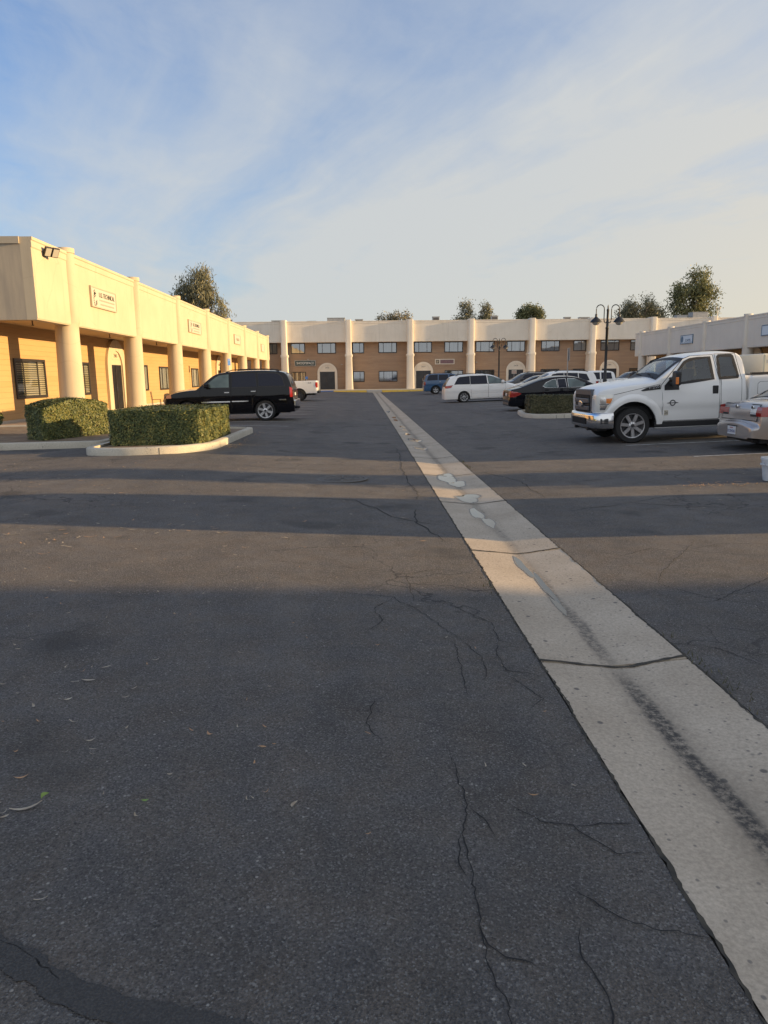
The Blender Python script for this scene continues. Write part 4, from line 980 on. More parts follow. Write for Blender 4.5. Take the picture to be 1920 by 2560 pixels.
lp = lamp_post(); lp.scale = (.92, .92, .93); lp.location = (9.28, 27.5, gz(9.3)+.05); lp['label'] = 'black twin gooseneck lamp post rising behind the white pickup hood'
lp2 = copy_tree(lp); lp2.location = (9.42, 50.0, .2); lp2['label'] = 'twin gooseneck lamp post farther off, behind the white minivan'

# ------------------------------------------------------------------ trees
def tree(name, label, loc, blobs, n, size, mt, trunk_h, tr, droop=1.0, aspect=3.0, seed=1, group='trees beyond the buildings', clump=9, spread=.42, limbs=10, gap=-.75):
    rng = np.random.default_rng(seed); r = random.Random(seed)
    t = thing(name, label, 'tree', loc, group=group)
    B = np.array(blobs, float); vol = B[:,3]*B[:,4]*B[:,5]; pr = vol/vol.sum()
    nc = n//clump
    idx = rng.choice(len(B), nc, p=pr)
    u = rng.normal(size=(nc,3)); u /= np.linalg.norm(u, axis=1, keepdims=True); rad = rng.uniform(.15, 1, size=(nc,1))**.5
    C = B[idx,:3] + u*rad*B[idx,3:6]
    # uneven gaps
    keep = (np.sin(C[:,0]*2.1+seed)+np.sin(C[:,1]*1.9+2*seed)+np.sin(C[:,2]*2.3+3*seed)) > gap
    C = C[keep]; u = u[keep]; nc = len(C)
    P = np.repeat(C, clump, axis=0) + rng.normal(size=(nc*clump,3))*np.array([spread, spread, spread*(1.3 if droop > .5 else .8)])
    N = np.repeat(u, clump, axis=0)
    leaf_mesh('crown', leaf_quads(rng, P, N, size, droop=droop*1.6, aspect=aspect, align=.3), [mt], t)
    m_ = MB(); m_.tube([(0,0,-.2),(.05*trunk_h*.1,0,trunk_h*.5),(0,.1,trunk_h)], [tr*1.2, tr, tr*.75], 9)
    for i in range(min(limbs, nc)):
        c = Vector(C[r.randrange(nc)]); b0 = Vector((0,.1,trunk_h*r.uniform(.72, 1.0))); mid = b0.lerp(c, .5) + Vector((0,0,.25*(c-b0).length*.4))
        m_.tube([b0, b0.lerp(mid,.5)+Vector((r.uniform(-.1,.1),0,.05)), mid, c], [tr*.55, tr*.42, tr*.3, tr*.1], 6)
    m_.build('trunk', M['bark'], t, smooth=50)
    return t
tree('eucalyptus_tree', 'drooping eucalyptus rising behind the sunlit left building', (-21.1, 97, -.47),
     [(0,0,10.6,2.0,1.8,1.9),(-1.7,0,9.9,1.5,1.4,1.5),(.5,0,11.9,1.1,1.0,1.1),(1.9,0,8.8,1.3,1.2,1.4),(2.6,.3,7.6,.9,.9,1.5),(-1.2,.2,11.6,1.0,1,.9),(0,0,7.6,1.6,1.5,1.4),(-2.0,0,8.0,1.1,1,1.2)], 14000, .20, M['euca'], 7.2, .32, 1.3, 4.5, 1, spread=.30, limbs=18, gap=-.45)
tree('tree', 'sparse pale twiggy tree peeping over the middle of the far roof', (5.8, 130, 0),
     [(-1.4,0,11.6,1.5,1.2,1.3),(1.2,0,11.9,1.6,1.2,1.5),(2.4,0,10.6,1.2,1,1.2),(-2.2,0,10.5,1.2,1,1.2),(0,0,10.4,1.8,1.4,1.2)], 4200, .24, M['pale'], 8.5, .25, .3, 2.4, 2, spread=.4, limbs=26)
tree('tree', 'twin crowned dark tree over the far roof, right of its middle', (18.3, 120, 0),
     [(-1.4,0,11.9,1.15,1,1.5),(-2.2,0,10.4,1.0,1,.9),(1.8,0,11.5,1.2,1,1.6),(2.3,0,10.2,1.2,1,1.2),(0.2,0,10.0,.9,1,.9)], 8000, .21, M['euca'], 8.8, .28, .6, 2.6, 3, spread=.32, limbs=14)
tree('tree', 'round dense green tree over the far roof', (26.4, 115, 0),
     [(0,0,11.0,2.0,1.7,1.6),(-1.0,0,10.4,1.2,1.2,1.4),(1.1,0,10.7,1.2,1.2,1.5),(0,0,9.2,1.8,1.6,1.2)], 11000, .21, M['green'], 8.5, .3, .4, 2.2, 4, spread=.3)
tree('tree', 'broad grey green tree behind the near lamp post', (42.1, 110, 0),
     [(-1.6,0,11.3,1.4,1.4,1.4),(.4,0,11.5,1.5,1.4,1.6),(2.0,0,10.6,1.3,1.3,1.5),(-2.6,0,10.3,1.1,1.1,1.2),(3.2,0,10.0,.9,1,1.3),(0,0,9.4,2.8,1.6,1.2)], 13000, .21, M['euca'], 8.5, .32, .7, 2.6, 5, spread=.32)
tree('tree', 'tallest leafy tree over the right end of the far roof', (50.0, 110, -.25),
     [(.6,0,13.2,1.9,1.6,1.7),(-1.2,0,12.0,1.7,1.5,1.6),(1.9,0,12.0,1.5,1.4,1.8),(-1.9,0,10.4,1.2,1.2,1.4),(.4,0,10.8,2.0,1.6,1.5),(2.4,0,9.9,1.2,1.1,1.2),(-.2,0,9.2,2.0,1.4,1)], 18000, .20, M['green'], 8.0, .35, .6, 2.4, 6, spread=.32, limbs=14)

for o in bpy.data.objects:
    if o.get('label', '').startswith('drooping eucalyptus'): o.scale = (1.06, 1.2, 1.25)
    if o.get('label', '').startswith('tallest leafy'): o.scale = (1.158,)*3
# slim tree added out of view, to lay a thin shade band across the lane
tree('unseen_shade_tree', 'slim dark tree added unseen outside the right edge to shade the lane', (20, 9.4, gz(12)), [(0,0,1.2,.55,.55,.9),(0,0,2.4,.6,.6,1.1),(0,0,3.6,.5,.5,1.0),(0,0,4.5,.3,.3,.7)], 6500, .16, M['green'], 2.2, .12, .2, 2.2, 9, spread=.12, gap=-3)

# ------------------------------------------------------------------ vehicles
def chaikin(P, it=2):
    for _ in range(it):
        Q = [P[0]]
        for a, b in zip(P[:-1], P[1:]):
            Q += [(a[0]*.75+b[0]*.25, a[1]*.75+b[1]*.25), (a[0]*.25+b[0]*.75, a[1]*.25+b[1]*.75)]
        Q.append(P[-1]); P = Q
    return P

class Shell:
    """car body lofted from a side profile, a plan outline and a tumblehome; local x along, y across, z up"""
    def __init__(s, L, hw, top, zs, belt, tumble=.22, r=.06, crown=((0,.05),(9,.05)), ends=((.35,.22),(.35,.22)), wheels=(), Ra=.42, Rw=.36, tuck=.06, up=(.0,.0), x0=0.0, it=2, shoulder=.02, crease=None):
        s.crease = crease
        s.L, s.hw, s.zs, s.belt, s.tumble, s.r, s.ends, s.wheels, s.Ra, s.Rw, s.tuck, s.x0, s.up, s.sh = L, hw, zs, belt, tumble, r, ends, wheels, Ra, Rw, tuck, x0, up, shoulder
        P = chaikin(top, it); q = []
        for i, (x, z) in enumerate(P):
            if q and x <= q[-1][0]: x = q[-1][0]+1e-4
            q.append((x, z))
        s.px = np.array([p[0] for p in q]); s.pz = np.array([p[1] for p in q])
        s.cx = np.array([c[0] for c in crown]); s.cz = np.array([c[1] for c in crown]); s.x1 = q[-1][0]
    def top(s, x): return float(np.interp(x, s.px, s.pz))
    def plan(s, x):
        w = s.hw
        for d, (rl, rr) in ((x-s.x0, s.ends[0]), (s.x1-x, s.ends[1])):
            if d < rl:
                t = max(0, min(1, 1-max(d,0)/rl)); w -= rr*(1-math.sqrt(max(0, 1-t*t)))
        return w
    def W(s, x, z):
        w = s.plan(x)
        mid = s.zs + (s.belt-s.zs)*.55
        if z < mid: w -= s.tuck*((mid-z)/(mid-s.zs+.01))**2
        elif z <= s.belt: w -= s.sh*((z-mid)/(s.belt-mid))**2
        else: w -= s.sh + (z-s.belt)*s.tumble + .03*(z-s.belt)**2
        if s.crease: w -= .018*max(0, min(1, (s.crease+.05-z)/.10)) - .012*max(0, min(1, (s.crease-.08-z)/.25))
        return max(w, .02)
    def bot(s, x):
        z = s.zs
        if x < s.x0+.5: z += s.up[0]*(1-(x-s.x0)/.5)
        if x > s.x1-.5: z += s.up[1]*(1-(s.x1-x)/.5)
        for c in s.wheels:
            if abs(x-c) < s.Ra: z = max(z, s.Rw + math.sqrt(s.Ra**2-(x-c)**2))
        return min(z, s.top(x)-.02)
    def params(s, x):
        zt, zb = s.top(x), s.bot(x); h = zt-zb
        r = min(s.r, h*.4); cr = min(float(np.interp(x, s.cx, s.cz)), h*.25)
        return zt, zb, r, cr, zt-cr-r
    def section(s, x):
        zt, zb, r, cr, zc = s.params(x); zm = min(s.belt, zb+(zc-zb)*.62); pts = []
        for i in range(15): z = zb+(zm-zb)*i/14; pts.append((s.W(x, z), z))
        for i in range(1, 13): z = zm+(zc-zm)*i/12; pts.append((s.W(x, z), z))
        w = max(s.W(x, zc), r+.02)
        for k in range(1, 5): a = math.pi/2*k/4; pts.append((w-r+r*math.cos(a), zc+r*math.sin(a)))
        for k in range(1, 7): f = 1-k/6; pts.append(((w-r)*f, zt-cr*f*f))
        return pts
    def build(s, name, mt, parent, cut=None):
        xs = list(np.arange(s.x0, s.x1, .05)) + list(s.px) + [s.x1]
        for c in s.wheels:
            for k in range(25): xs.append(c - s.Ra*math.cos(math.pi*k/24))
            xs += [c-s.Ra-.0015, c+s.Ra+.0015, c-s.Ra+.0015, c+s.Ra-.0015]
        xs = sorted(x for x in xs if s.x0 <= x <= s.x1); ys = [xs[0]]
        for x in xs[1:]:
            if x-ys[-1] > 8e-4: ys.append(x)
        rings = []
        for x in ys:
            p = s.section(x); rings.append([(x, y, z) for y, z in p] + [(x, -y, z) for y, z in reversed(p[:-1])])
        m_ = MB(); m_.rings(rings, closed=False)
        if cut: cut(m_)
        return m_.build(name, mt, parent, smooth=38)
    def tp(s, x, f, off=0):
        zt, zb, r, cr, zc = s.params(x); w = max(s.W(x, zc), r+.02)-r
        e = .004; dz = (s.top(min(x+e, s.x1))-s.top(max(x-e, s.x0)))/(2*e); n = math.hypot(1, dz)
        return (x - dz/n*off, f*w, zt-cr*f*f + off/n)
    def top_patch(s, m_, x0, x1, f, off, mi=0, n=12, f0=None):
        f0 = -f if f0 is None else f0; V = []
        for i in range(n+1):
            for j in range(9): V.append(s.tp(x0+(x1-x0)*i/n, f0+(f-f0)*j/8, off))
        m_.add(V, [(i*9+j, i*9+j+1, (i+1)*9+j+1, (i+1)*9+j) for i in range(n) for j in range(8)], mi)
    def side(s, m_, poly, off, sg, mi=0, n=14, k=5, grow=0.0):
        """convex polygon in (x,z) laid on the body side"""
        if grow:
            c = (sum(p[0] for p in poly)/len(poly), sum(p[1] for p in poly)/len(poly))
            poly = [(p[0]+grow*(1 if p[0] > c[0] else -1), p[1]+grow*(1 if p[1] > c[1] else -1)) for p in poly]
        xa, xb = min(p[0] for p in poly)+1e-4, max(p[0] for p in poly)-1e-4; V = []
        xs = sorted(set([xa+(xb-xa)*i/n for i in range(n+1)] + [p[0] for p in poly if xa < p[0] < xb])); n_ = len(xs)
        for x in xs:
            zz = []
            for a, b in zip(poly, poly[1:]+poly[:1]):
                if min(a[0], b[0]) <= x <= max(a[0], b[0]) and abs(a[0]-b[0]) > 1e-9: zz.append(a[1]+(b[1]-a[1])*(x-a[0])/(b[0]-a[0]))
            lo, hi = min(zz), max(zz)
            for j in range(k+1): z = lo+(hi-lo)*j/k; V.append((x, sg*(s.W(x, z)+off), z))
        m_.add(V, [(i*(k+1)+j, i*(k+1)+j+1, (i+1)*(k+1)+j+1, (i+1)*(k+1)+j) for i in range(n_-1) for j in range(k)], mi)
    def xface(s, y, z, end):
        a, b = (s.x0+.9, s.x0) if end == 0 else (s.x1-.9, s.x1)
        def ins(x): return z <= s.top(x)-.01 and abs(y) <= s.W(x, z)
        if ins(b): return b
        for _ in range(26):
            m = (a+b)/2
            if ins(m): a = m
            else: b = m
        return a
    def face(s, m_, y0, y1, z0, z1, end, off, mi=0, n=8, k=5, skew=0.0):
        V = []; d = -1 if end == 0 else 1
        for i in range(n+1):
            for j in range(k+1):
                t = j/k; z = z0+(z1-z0)*t; y = y0+(y1-y0)*i/n; V.append((s.xface(y, z, end)+d*off, y, z))
        m_.add(V, [(i*(k+1)+j, i*(k+1)+j+1, (i+1)*(k+1)+j+1, (i+1)*(k+1)+j) for i in range(n) for j in range(k)], mi)

def wheel(parent, x, y, R_, w, rim, sg, spokes=5, style='alloy', tilt=0.0):
    """wheel > tyre, rim; outer face towards sg*y"""
    wn = node('wheel', parent, (x, y, R_))
    m_ = MB(); h = w/2
    m_.lathe([(rim*.97,-h*.9),(rim*1.04,-h),(R_*.95,-h),(R_,-h*.72),(R_,h*.72),(R_*.95,h),(rim*1.04,h),(rim*.97,h*.9),(rim*.95,0)], 36, 'y', cap=False)
    m_.rings([], cap0=False, cap1=False) if False else None
    m_.build('tyre', M['rubber'], wn, smooth=35)
    m_ = MB(); o = sg*h
    m_.lathe([(rim*1.0,o*.97),(rim*.93,o*.95),(rim*.90,o*.5),(rim*.88,-o*.6)], 36, 'y', cap=False, m=0)
    m_.lathe([(rim*.9,o*.15),(.001,o*.15)], 24, 'y', cap=False, m=1)
    mi = 0
    for k in range(spokes):
        a = 2*math.pi*k/spokes + .3; ca, sa = math.cos(a), math.sin(a)
        w0, w1 = (.32, .42) if style == 'wide' else ((.16, .26) if style == 'thin' else (.26, .34))
        r0, r1 = rim*.22, rim*.94
        if spokes > 6: w0, w1 = w0*.75, w1*.62
        P = []
        for rr, ww, yy in ((r0, w0*rim*.5, o*.86), (r1, w1*rim*.5, o*.90), (r1, w1*rim*.5, o*.5), (r0, w0*rim*.5, o*.5)):
            for q in (-1, 1): P.append((ca*rr - sa*ww*q, yy, sa*rr + ca*ww*q))
        m_.add(P, [(0,1,3,2),(2,3,5,4),(4,5,7,6),(6,7,1,0),(0,2,4,6),(1,7,5,3)], mi)
    m_.lathe([(rim*.30,o*.5),(rim*.30,o*.90),(rim*.16,o*.97),(rim*.15,o*.93),(.001,o*.93)], 20, 'y', cap=False, m=0)
    m_.lathe([(rim*.14,o*.93),(rim*.13,o*1.0),(.001,o*1.01)], 16, 'y', cap=False, m=1 if style != 'wide' else 1)
    if style == 'wide':
        for k in range(8):
            a = 2*math.pi*k/8; m_.lathe([(rim*.045,o*.9),(rim*.04,o*1.0),(.001,o*1.0)], 8, 'y', c=(math.cos(a)*rim*.235,0,math.sin(a)*rim*.235), cap=False, m=0)
    m_.build('rim', [M['alloy'] if style != 'dark' else M['alloy_dk'], M['alloy_dk'] if style != 'cover' else M['alloy']], wn, smooth=35)
    return wn

def place_car(t, X0, Yc, rz, wheels):
    c = math.cos(rz); za, zb = gz(X0+c*wheels[0]), gz(X0+c*wheels[1]); k = (zb-za)/(wheels[1]-wheels[0])
    t.location = (X0, Yc, za-k*wheels[0]); t.rotation_euler = (0, -math.atan(k), rz)

def car(name, label, cat, spec, X0, Yc, rz, paint, group='parked cars'):
    """spec: shell kwargs, glass/door polygons, lamps; builds thing > body, windows, doors, wheels ..."""
    t = thing(name, label, cat, group=group); sh = Shell(**spec['shell']); hw = sh.hw
    sh.build('body', paint, t)
    glass = spec.get('glass', M['autoglass'])
    # underbody, wheel wells
    m_ = MB(); x0, x1 = sh.x0, sh.x1
    m_.box(x0+.18, x1-.18, -(hw-.32), hw-.32, sh.zs-.04, sh.zs+.3)
    for sg in (-1, 1):
        for c in sh.wheels:
            ring = [(c+sh.Ra*1.005*math.cos(math.pi*k/16), sh.Rw+sh.Ra*1.005*math.sin(math.pi*k/16)) for k in range(17)]
            ring = [(c+sh.Ra*1.005, sh.zs)] + ring + [(c-sh.Ra*1.005, sh.zs)]
            m_.rings([[(x, sg*(hw-.035), z) for x, z in ring], [(x, sg*(hw-.36), z) for x, z in ring]], cap0=False, cap1=True, closed=False)
        xa, xb = sh.wheels[0]+sh.Ra, sh.wheels[1]-sh.Ra
        m_.box(xa, xb, *sorted((sg*(hw-.30), sg*(hw-.10))), sh.zs-.05, sh.zs+.02)
    m_.build('underbody', M['trim'], t)
    # glass
    for sg in (-1, 1):
        for i, p in enumerate(spec.get('windows', [])):
            m_ = MB(); sh.side(m_, p, .003, sg, 1, grow=.022 if 'wtrim' not in spec else .010); sh.side(m_, p, .007, sg, 0)
            g = spec.get('wglass', {}).get(i, glass); m_.build('window', [g, spec.get('wtrim', M['trim'])], t, smooth=40, fixn=True)
        for i, p in enumerate(spec.get('doors', [])):
            m_ = MB(); sh.side(m_, p, .0015, sg, 1, k=20, grow=.008); sh.side(m_, p, .0035, sg, 0, k=20)
            d = m_.build('door', [paint, M['seam']], t, smooth=40)
            if i < len(spec.get('handles', [])):
                hx, hz = spec['handles'][i]; y = sh.W(hx, hz)
                MB().box(hx-.09, hx+.09, *sorted((sg*(y-.01), sg*(y+.035))), hz-.022, hz+.022).build('handle', spec.get('hmat', paint), d, bevel=.01)
        for p, mt in spec.get('strips', []):
            m_ = MB(); sh.side(m_, p, .012, sg); m_.build('side_trim', mt, t, smooth=40)
        mx = spec.get('mirror')
        if mx:
            x, z = mx; y = sh.W(x, z)
            m_ = MB(); m_.box(x-.07, x+.10, *sorted((sg*(y+.02), sg*(y+.22))), z-.01, z+.15); m_.build('mirror', spec.get('mmat', paint), t, bevel=.035)
    for nm in ('windshield', 'rear_window'):
        if nm in spec:
            x0_, x1_, f = spec[nm]; m_ = MB(); e = .03 if x1_ > x0_ else -.03
            sh.top_patch(m_, x0_-e, x1_+e, min(.99, f+.035), .003, 1); sh.top_patch(m_, x0_, x1_, f, .007, 0)
            m_.build(nm, [glass, M['trim']], t, smooth=40)
    for nm, mt, sides, faces in spec.get('lamps', []):
        for sg in (-1, 1):
            m_ = MB()
            for p in sides: sh.side(m_, p, .010, sg)
            for y0, y1, z0, z1, e in faces: sh.face(m_, *sorted((sg*y0, sg*y1)), z0, z1, e, .010)
            m_.build(nm, mt, t, smooth=40)
    for nm, mt, (y0, y1, z0, z1, e), off in spec.get('faces', []):
        m_ = MB(); sh.face(m_, y0, y1, z0, z1, e, off); m_.build(nm, mt, t, smooth=40)
    if spec.get('rails'):
        xa, xb = spec['rails']
        for sg in (-1, 1):
            P = []
            for k in range(9):
                x = xa+(xb-xa)*k/8; p = sh.tp(x, .88*sg, .055 if 0 < k < 8 else .0); P.append(p)
            MB().tube(P, .018, 6).build('roof_rail', M['trim'], t, smooth=40)
    Rw = sh.Rw; ww = spec.get('tyre_w', .24)
    for c in sh.wheels:
        for sg in (-1, 1): wheel(t, c, sg*(hw-ww/2-.02), Rw, ww, spec.get('rim', Rw*.64), sg, spec.get('spokes', 5), spec.get('wstyle', 'alloy'))
    place_car(t, X0, Yc, rz, sh.wheels)
    return t, sh

def in_poly(x, z, P):
    k = False
    for (x1, z1), (x2, z2) in zip(P, P[1:]+P[:1]):
        if (z1 > z) != (z2 > z) and x < (x2-x1)*(z-z1)/(z2-z1)+x1: k = not k
    return k
def toward(P, d):
    c = (sum(q[0] for q in P)/len(P), sum(q[1] for q in P)/len(P)); out = []
    for x, z in P:
        L = math.hypot(c[0]-x, c[1]-z); out.append((x+(c[0]-x)/L*d, z+(c[1]-z)/L*d))
    return out
def cutter(polys, shell=None, ws=None):
    S = [toward(P, .022) for P in polys]
    def f(m_):
        F, MI = [], []
        for q, mi in zip(m_.f, m_.m):
            if len(q) == 4:
                c = [sum(m_.v[i][a] for i in q)/4 for a in range(3)]
                if abs(c[1]) > .55 and any(in_poly(c[0], c[2], P) for P in S): continue
                if ws and ws[0] < c[0] < ws[1] and c[2] > shell.top(c[0])-.075 and abs(c[1]) < ws[2]*shell.W(c[0], c[2]): continue
            F.append(q); MI.append(mi)
        m_.f, m_.m = F, MI
    return f
def trim_ring(sh, m_, P, d, off, sg, mi=0):
    Q = []; n_ = len(P)
    for i in range(n_):
        a, b = P[i], P[(i+1) % n_]
        for k in range(5): Q.append((a[0]+(b[0]-a[0])*k/5, a[1]+(b[1]-a[1])*k/5))
    I = toward(Q, d); O = toward(Q, -.016); n_ = len(Q)
    V = [(x, sg*(sh.W(x, z)+off), z) for x, z in O] + [(x, sg*(sh.W(x, z)+off), z) for x, z in I]
    m_.add(V, [(i, (i+1) % n_, n_+(i+1) % n_, n_+i) for i in range(n_)], mi)

# --- white heavy pickup in the right foreground ------------------------------------------------
def big_pickup():
    hw = 1.0
    spec = dict(shell=dict(L=3.56, hw=hw, zs=.44, belt=1.29, tumble=.17, r=.05, crown=((0,.06),(.5,.085),(1.35,.10),(1.9,.05),(4,.045)), ends=((.42,.20),(.12,.05)), wheels=(1.0, 9.0), Ra=.535, Rw=.385, tuck=.05, shoulder=.025, crease=.76,
                x0=.20, it=1, top=[(.20,.60),(.205,1.0),(.22,1.19),(.29,1.265),(.50,1.325),(.95,1.385),(1.47,1.425),(1.52,1.435),(2.17,1.86),(2.42,1.93),(2.9,1.965),(3.2,1.96),(3.38,1.92),(3.47,1.75),(3.53,1.3),(3.56,.95),(3.56,.5)]))
    t = thing('pickup_truck', 'large white extended cab pickup with black grille and chrome bumper, in the right foreground', 'pickup truck', group='pickup trucks in the lot')
    spec['shell']['wheels'] = (1.0,)
    sh = Shell(**spec['shell']); PW = M['paint_white']
    W1 = [(1.74,1.25),(2.14,1.74),(2.26,1.80),(2.42,1.82),(2.72,1.83),(2.80,1.34),(2.1,1.27)]
    W2 = [(2.93,1.34),(2.90,1.45),(2.88,1.82),(2.92,1.86),(3.20,1.86),(3.24,1.82),(3.35,1.40),(3.33,1.35)]
    CUT = cutter([W1, W2], sh, (1.63, 2.10, .86))
    sh.build('body', PW, t, CUT)
    # cabin
    MB().box(1.50, 3.45, -.86, .86, .80, .86).build('floor_pan', M['trim'], t)
    m_ = MB(); m_.prism([(1.50,.9),(1.50,1.33),(1.75,1.34),(1.98,1.24),(2.0,.9)], 'y', -.84, .84); db = m_.build('dashboard', M['trim'], t, bevel=.03)
    for yy in (-.42, .42):
        m_ = MB(); m_.prism([(2.22,.86),(2.20,1.02),(2.66,.98),(2.80,1.58),(2.90,1.58),(2.84,.86)], 'y', yy-.25, yy+.25); st_ = m_.build('seat', M['cloth'], t, bevel=.05)
        MB().box(2.83, 2.92, yy-.13, yy+.13, 1.60, 1.78).build('headrest', M['cloth'], st_, bevel=.04)
    MB().tube([(2.02+.06*math.sin(a)*0+.10*math.sin(a), -.42+.19*math.cos(a), 1.24+.16*math.sin(a)) for a in [2*math.pi*k/20 for k in range(21)]], .016, 6).build('steering_wheel', M['trim'], t)
    m_ = MB(); m_.prism([(3.05,.86),(3.05,1.05),(3.25,1.05),(3.34,1.62),(3.42,1.62),(3.42,.86)], 'y', -.80, .80); m_.build('rear_bench', M['cloth'], t, bevel=.04)
    # bed
    bs = Shell(L=2.3, hw=hw, zs=.52, belt=1.6, tumble=.1, r=.04, crown=((0,.01),(9,.01)), ends=((.05,.02),(.2,.08)), wheels=(4.62,), Ra=.52, Rw=.385, tuck=.05, x0=3.60, shoulder=.0,
               top=[(3.60,.55),(3.60,1.30),(3.605,1.39),(3.7,1.40),(5.5,1.42),(5.72,1.40),(5.73,1.2),(5.73,.5)], it=1)
    bs.build('bed', PW, t)
    m_ = MB(); bs.top_patch(m_, 3.68, 5.6, .93, .004); m_.build('bed_dark_opening', M['trim'], t)  # dark sheet painted for the shaded inside of the open bed
    for sg in (-1, 1):
        MB().box(3.63, 5.70, *sorted((sg*(hw-.09), sg*(hw+.004))), 1.408, 1.45).build('bed_rail', M['trim'], t, bevel=.012)
        m_ = MB(); bs.side(m_, [(3.78,.98),(3.78,1.2),(3.83,1.24),(4.15,1.24),(4.2,1.2),(4.2,.98)], .0015, sg, 1, grow=.006); bs.side(m_, [(3.78,.98),(3.78,1.2),(3.83,1.24),(4.15,1.24),(4.2,1.2),(4.2,.98)], .003, sg, 0); m_.build('fuel_door', [PW, M['seam']], t)
    # frame, wells
    m_ = MB(); m_.box(.45, 5.5, -.62, .62, .30, .72); m_.box(.25, 3.4, -.78, .78, .5, .8)
    for c, S in ((1.0, sh), (4.62, bs)):
        for sg in (-1, 1):
            ring = [(c+S.Ra*1.004, .40)] + [(c+S.Ra*1.004*math.cos(math.pi*k/18), S.Rw+S.Ra*1.004*math.sin(math.pi*k/18)) for k in range(19)] + [(c-S.Ra*1.004, .40)]
            m_.rings([[(x, sg*(hw-.03), z) for x, z in ring], [(x, sg*(hw-.40), z) for x, z in ring]], cap0=False, cap1=True, closed=False)
    m_.build('underbody', M['trim'], t)
    TG = M['tealglass']
    for sg in (-1, 1):
        # flared arch lip
        m_ = MB(); V = []; N = 26
        for k in range(N+1):
            a = math.pi*(1.04 - 1.10*k/N)
            for rr, off in ((.535,.0),(.54,.035),(.60,.045),(.66,.034),(.70,.002)):
                x, z = 1.0+rr*math.cos(a)*1.01, .385+rr*math.sin(a); z = max(z, .40)
                V.append((x, sg*(sh.W(max(x,.04), z)+off), z))
        m_.add(V, [(k*5+j, k*5+j+1, (k+1)*5+j+1, (k+1)*5+j) for k in range(N) for j in range(4)]); m_.build('fender_flare', PW, t, smooth=50)
        w1 = [(1.74,1.25),(2.14,1.74),(2.26,1.80),(2.42,1.82),(2.72,1.83),(2.80,1.34),(2.1,1.27)]
        d1 = [(1.68,.47),(1.63,1.25),(1.66,1.29),(2.12,1.80),(2.28,1.86),(2.78,1.87),(2.93,1.25),(2.95,.50),(2.93,.47)]
        w2 = [(2.93,1.34),(2.90,1.45),(2.88,1.82),(2.92,1.86),(3.20,1.86),(3.24,1.82),(3.35,1.40),(3.33,1.35)]
        d2 = [(2.975,.48),(2.96,1.25),(2.83,1.88),(3.28,1.88),(3.42,1.3),(3.43,.48)]
        for i, (w, d) in enumerate(((w1, d1), (w2, d2))):
            m_ = MB(); sh.side(m_, d, .0015, sg, 1, n=22, k=24, grow=.009); sh.side(m_, d, .004, sg, 0, n=30, k=30); CUT(m_); dr = m_.build('door', [PW, M['seam']], t, smooth=40)
            m_ = MB(); trim_ring(sh, m_, w, .05, .010, sg, 1); sh.side(m_, w, .006, sg, 0, n=22); m_.build('window', [M['cabglass'], M['trim']], dr, smooth=40)
            if i == 0:
                y = sh.W(2.84, 1.11)
                m_ = MB(); m_.box(2.77, 2.90, *sorted((sg*(y-.01), sg*(y+.02))), 1.02, 1.20); hd = m_.build('handle', M['trim'], dr, bevel=.015)
                m_ = MB(); sh.side(m_, [(1.69,1.14),(1.69,1.24),(2.0,1.58),(2.02,1.14)], .010, sg); m_.build('mirror_sail', M['trim'], dr, smooth=40)
        # tow mirror
        y = sh.W(1.85, 1.35)
        m_ = MB(); m_.box(1.80, 1.92, *sorted((sg*(y-.02), sg*(y+.20))), 1.36, 1.42); m_.box(1.80, 1.92, *sorted((sg*(y-.02), sg*(y+.20))), 1.26, 1.31)
        ma = m_.build('mirror_arm', M['trim'], t, bevel=.015)
        m_ = MB(); m_.rings([[(x, sg*yy, z) for yy, z in ((y+.16,1.22),(y+.42,1.24),(y+.43,1.54),(y+.17,1.56))] for x in (1.78, 1.90)]); m_.build('mirror', M['trim'], ma, bevel=.04)
        MB().box(1.765, 1.83, *sorted((sg*(y+.415), sg*(y+.44))), 1.27, 1.42).build('marker_lamp', M['lamp_amber'], ma, bevel=.01)
        # head lamp wrapping the corner
        m_ = MB(); hp = [(.26,.72),(.26,1.09),(.54,1.10),(.55,.99),(.41,.73)]
        sh.side(m_, hp, .012, sg, 0, n=16); sh.face(m_, *sorted((sg*.62, sg*.965)), .72, 1.07, 0, .012, 0)
        h_ = m_.build('headlight', M['lamp_clear'], t, smooth=40)
        m_ = MB(); sh.side(m_, [(.40,.91),(.40,1.01),(.535,1.015),(.50,.93),(.48,.90)], .016, sg); m_.build('turn_lamp', M['lamp_amber'], h_, smooth=40)
        m_ = MB(); sh.side(m_, [(.28,.90),(.28,1.04),(.39,1.04),(.39,.90)], .015, sg); sh.side(m_, [(.28,.76),(.28,.87),(.43,.87),(.38,.76)], .015, sg); m_.build('reflector', M['chrome'], h_, smooth=40)
        m_ = MB(); sh.side(m_, [(.27,.88),(.27,.895),(.46,.895),(.46,.88)], .017, sg); m_.build('divider', M['trim_grey'], h_, smooth=40)
        # fender vent
        m_ = MB(); sh.side(m_, [(1.16,1.155),(1.30,1.215),(1.60,1.265),(1.61,1.17),(1.2,1.14)], .010, sg); m_.build('fender_vent', M['trim'], t, smooth=40)
        m_ = MB(); sh.side(m_, [(.56,1.092),(1.62,1.29),(1.62,1.282),(.56,1.083)], .004, sg); m_.build('hood_gap', M['seam'], t)
        # step bar
        MB().box(1.50, 3.45, *sorted((sg*(hw-.20), sg*(hw-.03))), .33, .455).build('rocker', M['trim'], t, bevel=.02)
        MB().box(1.50, 3.0, *sorted((sg*(hw-.10), sg*(hw-.015))), .302, .328).build('step_bar', M['steel'], t, bevel=.006)
    y = sh.W(1.46, 1.21)+.013
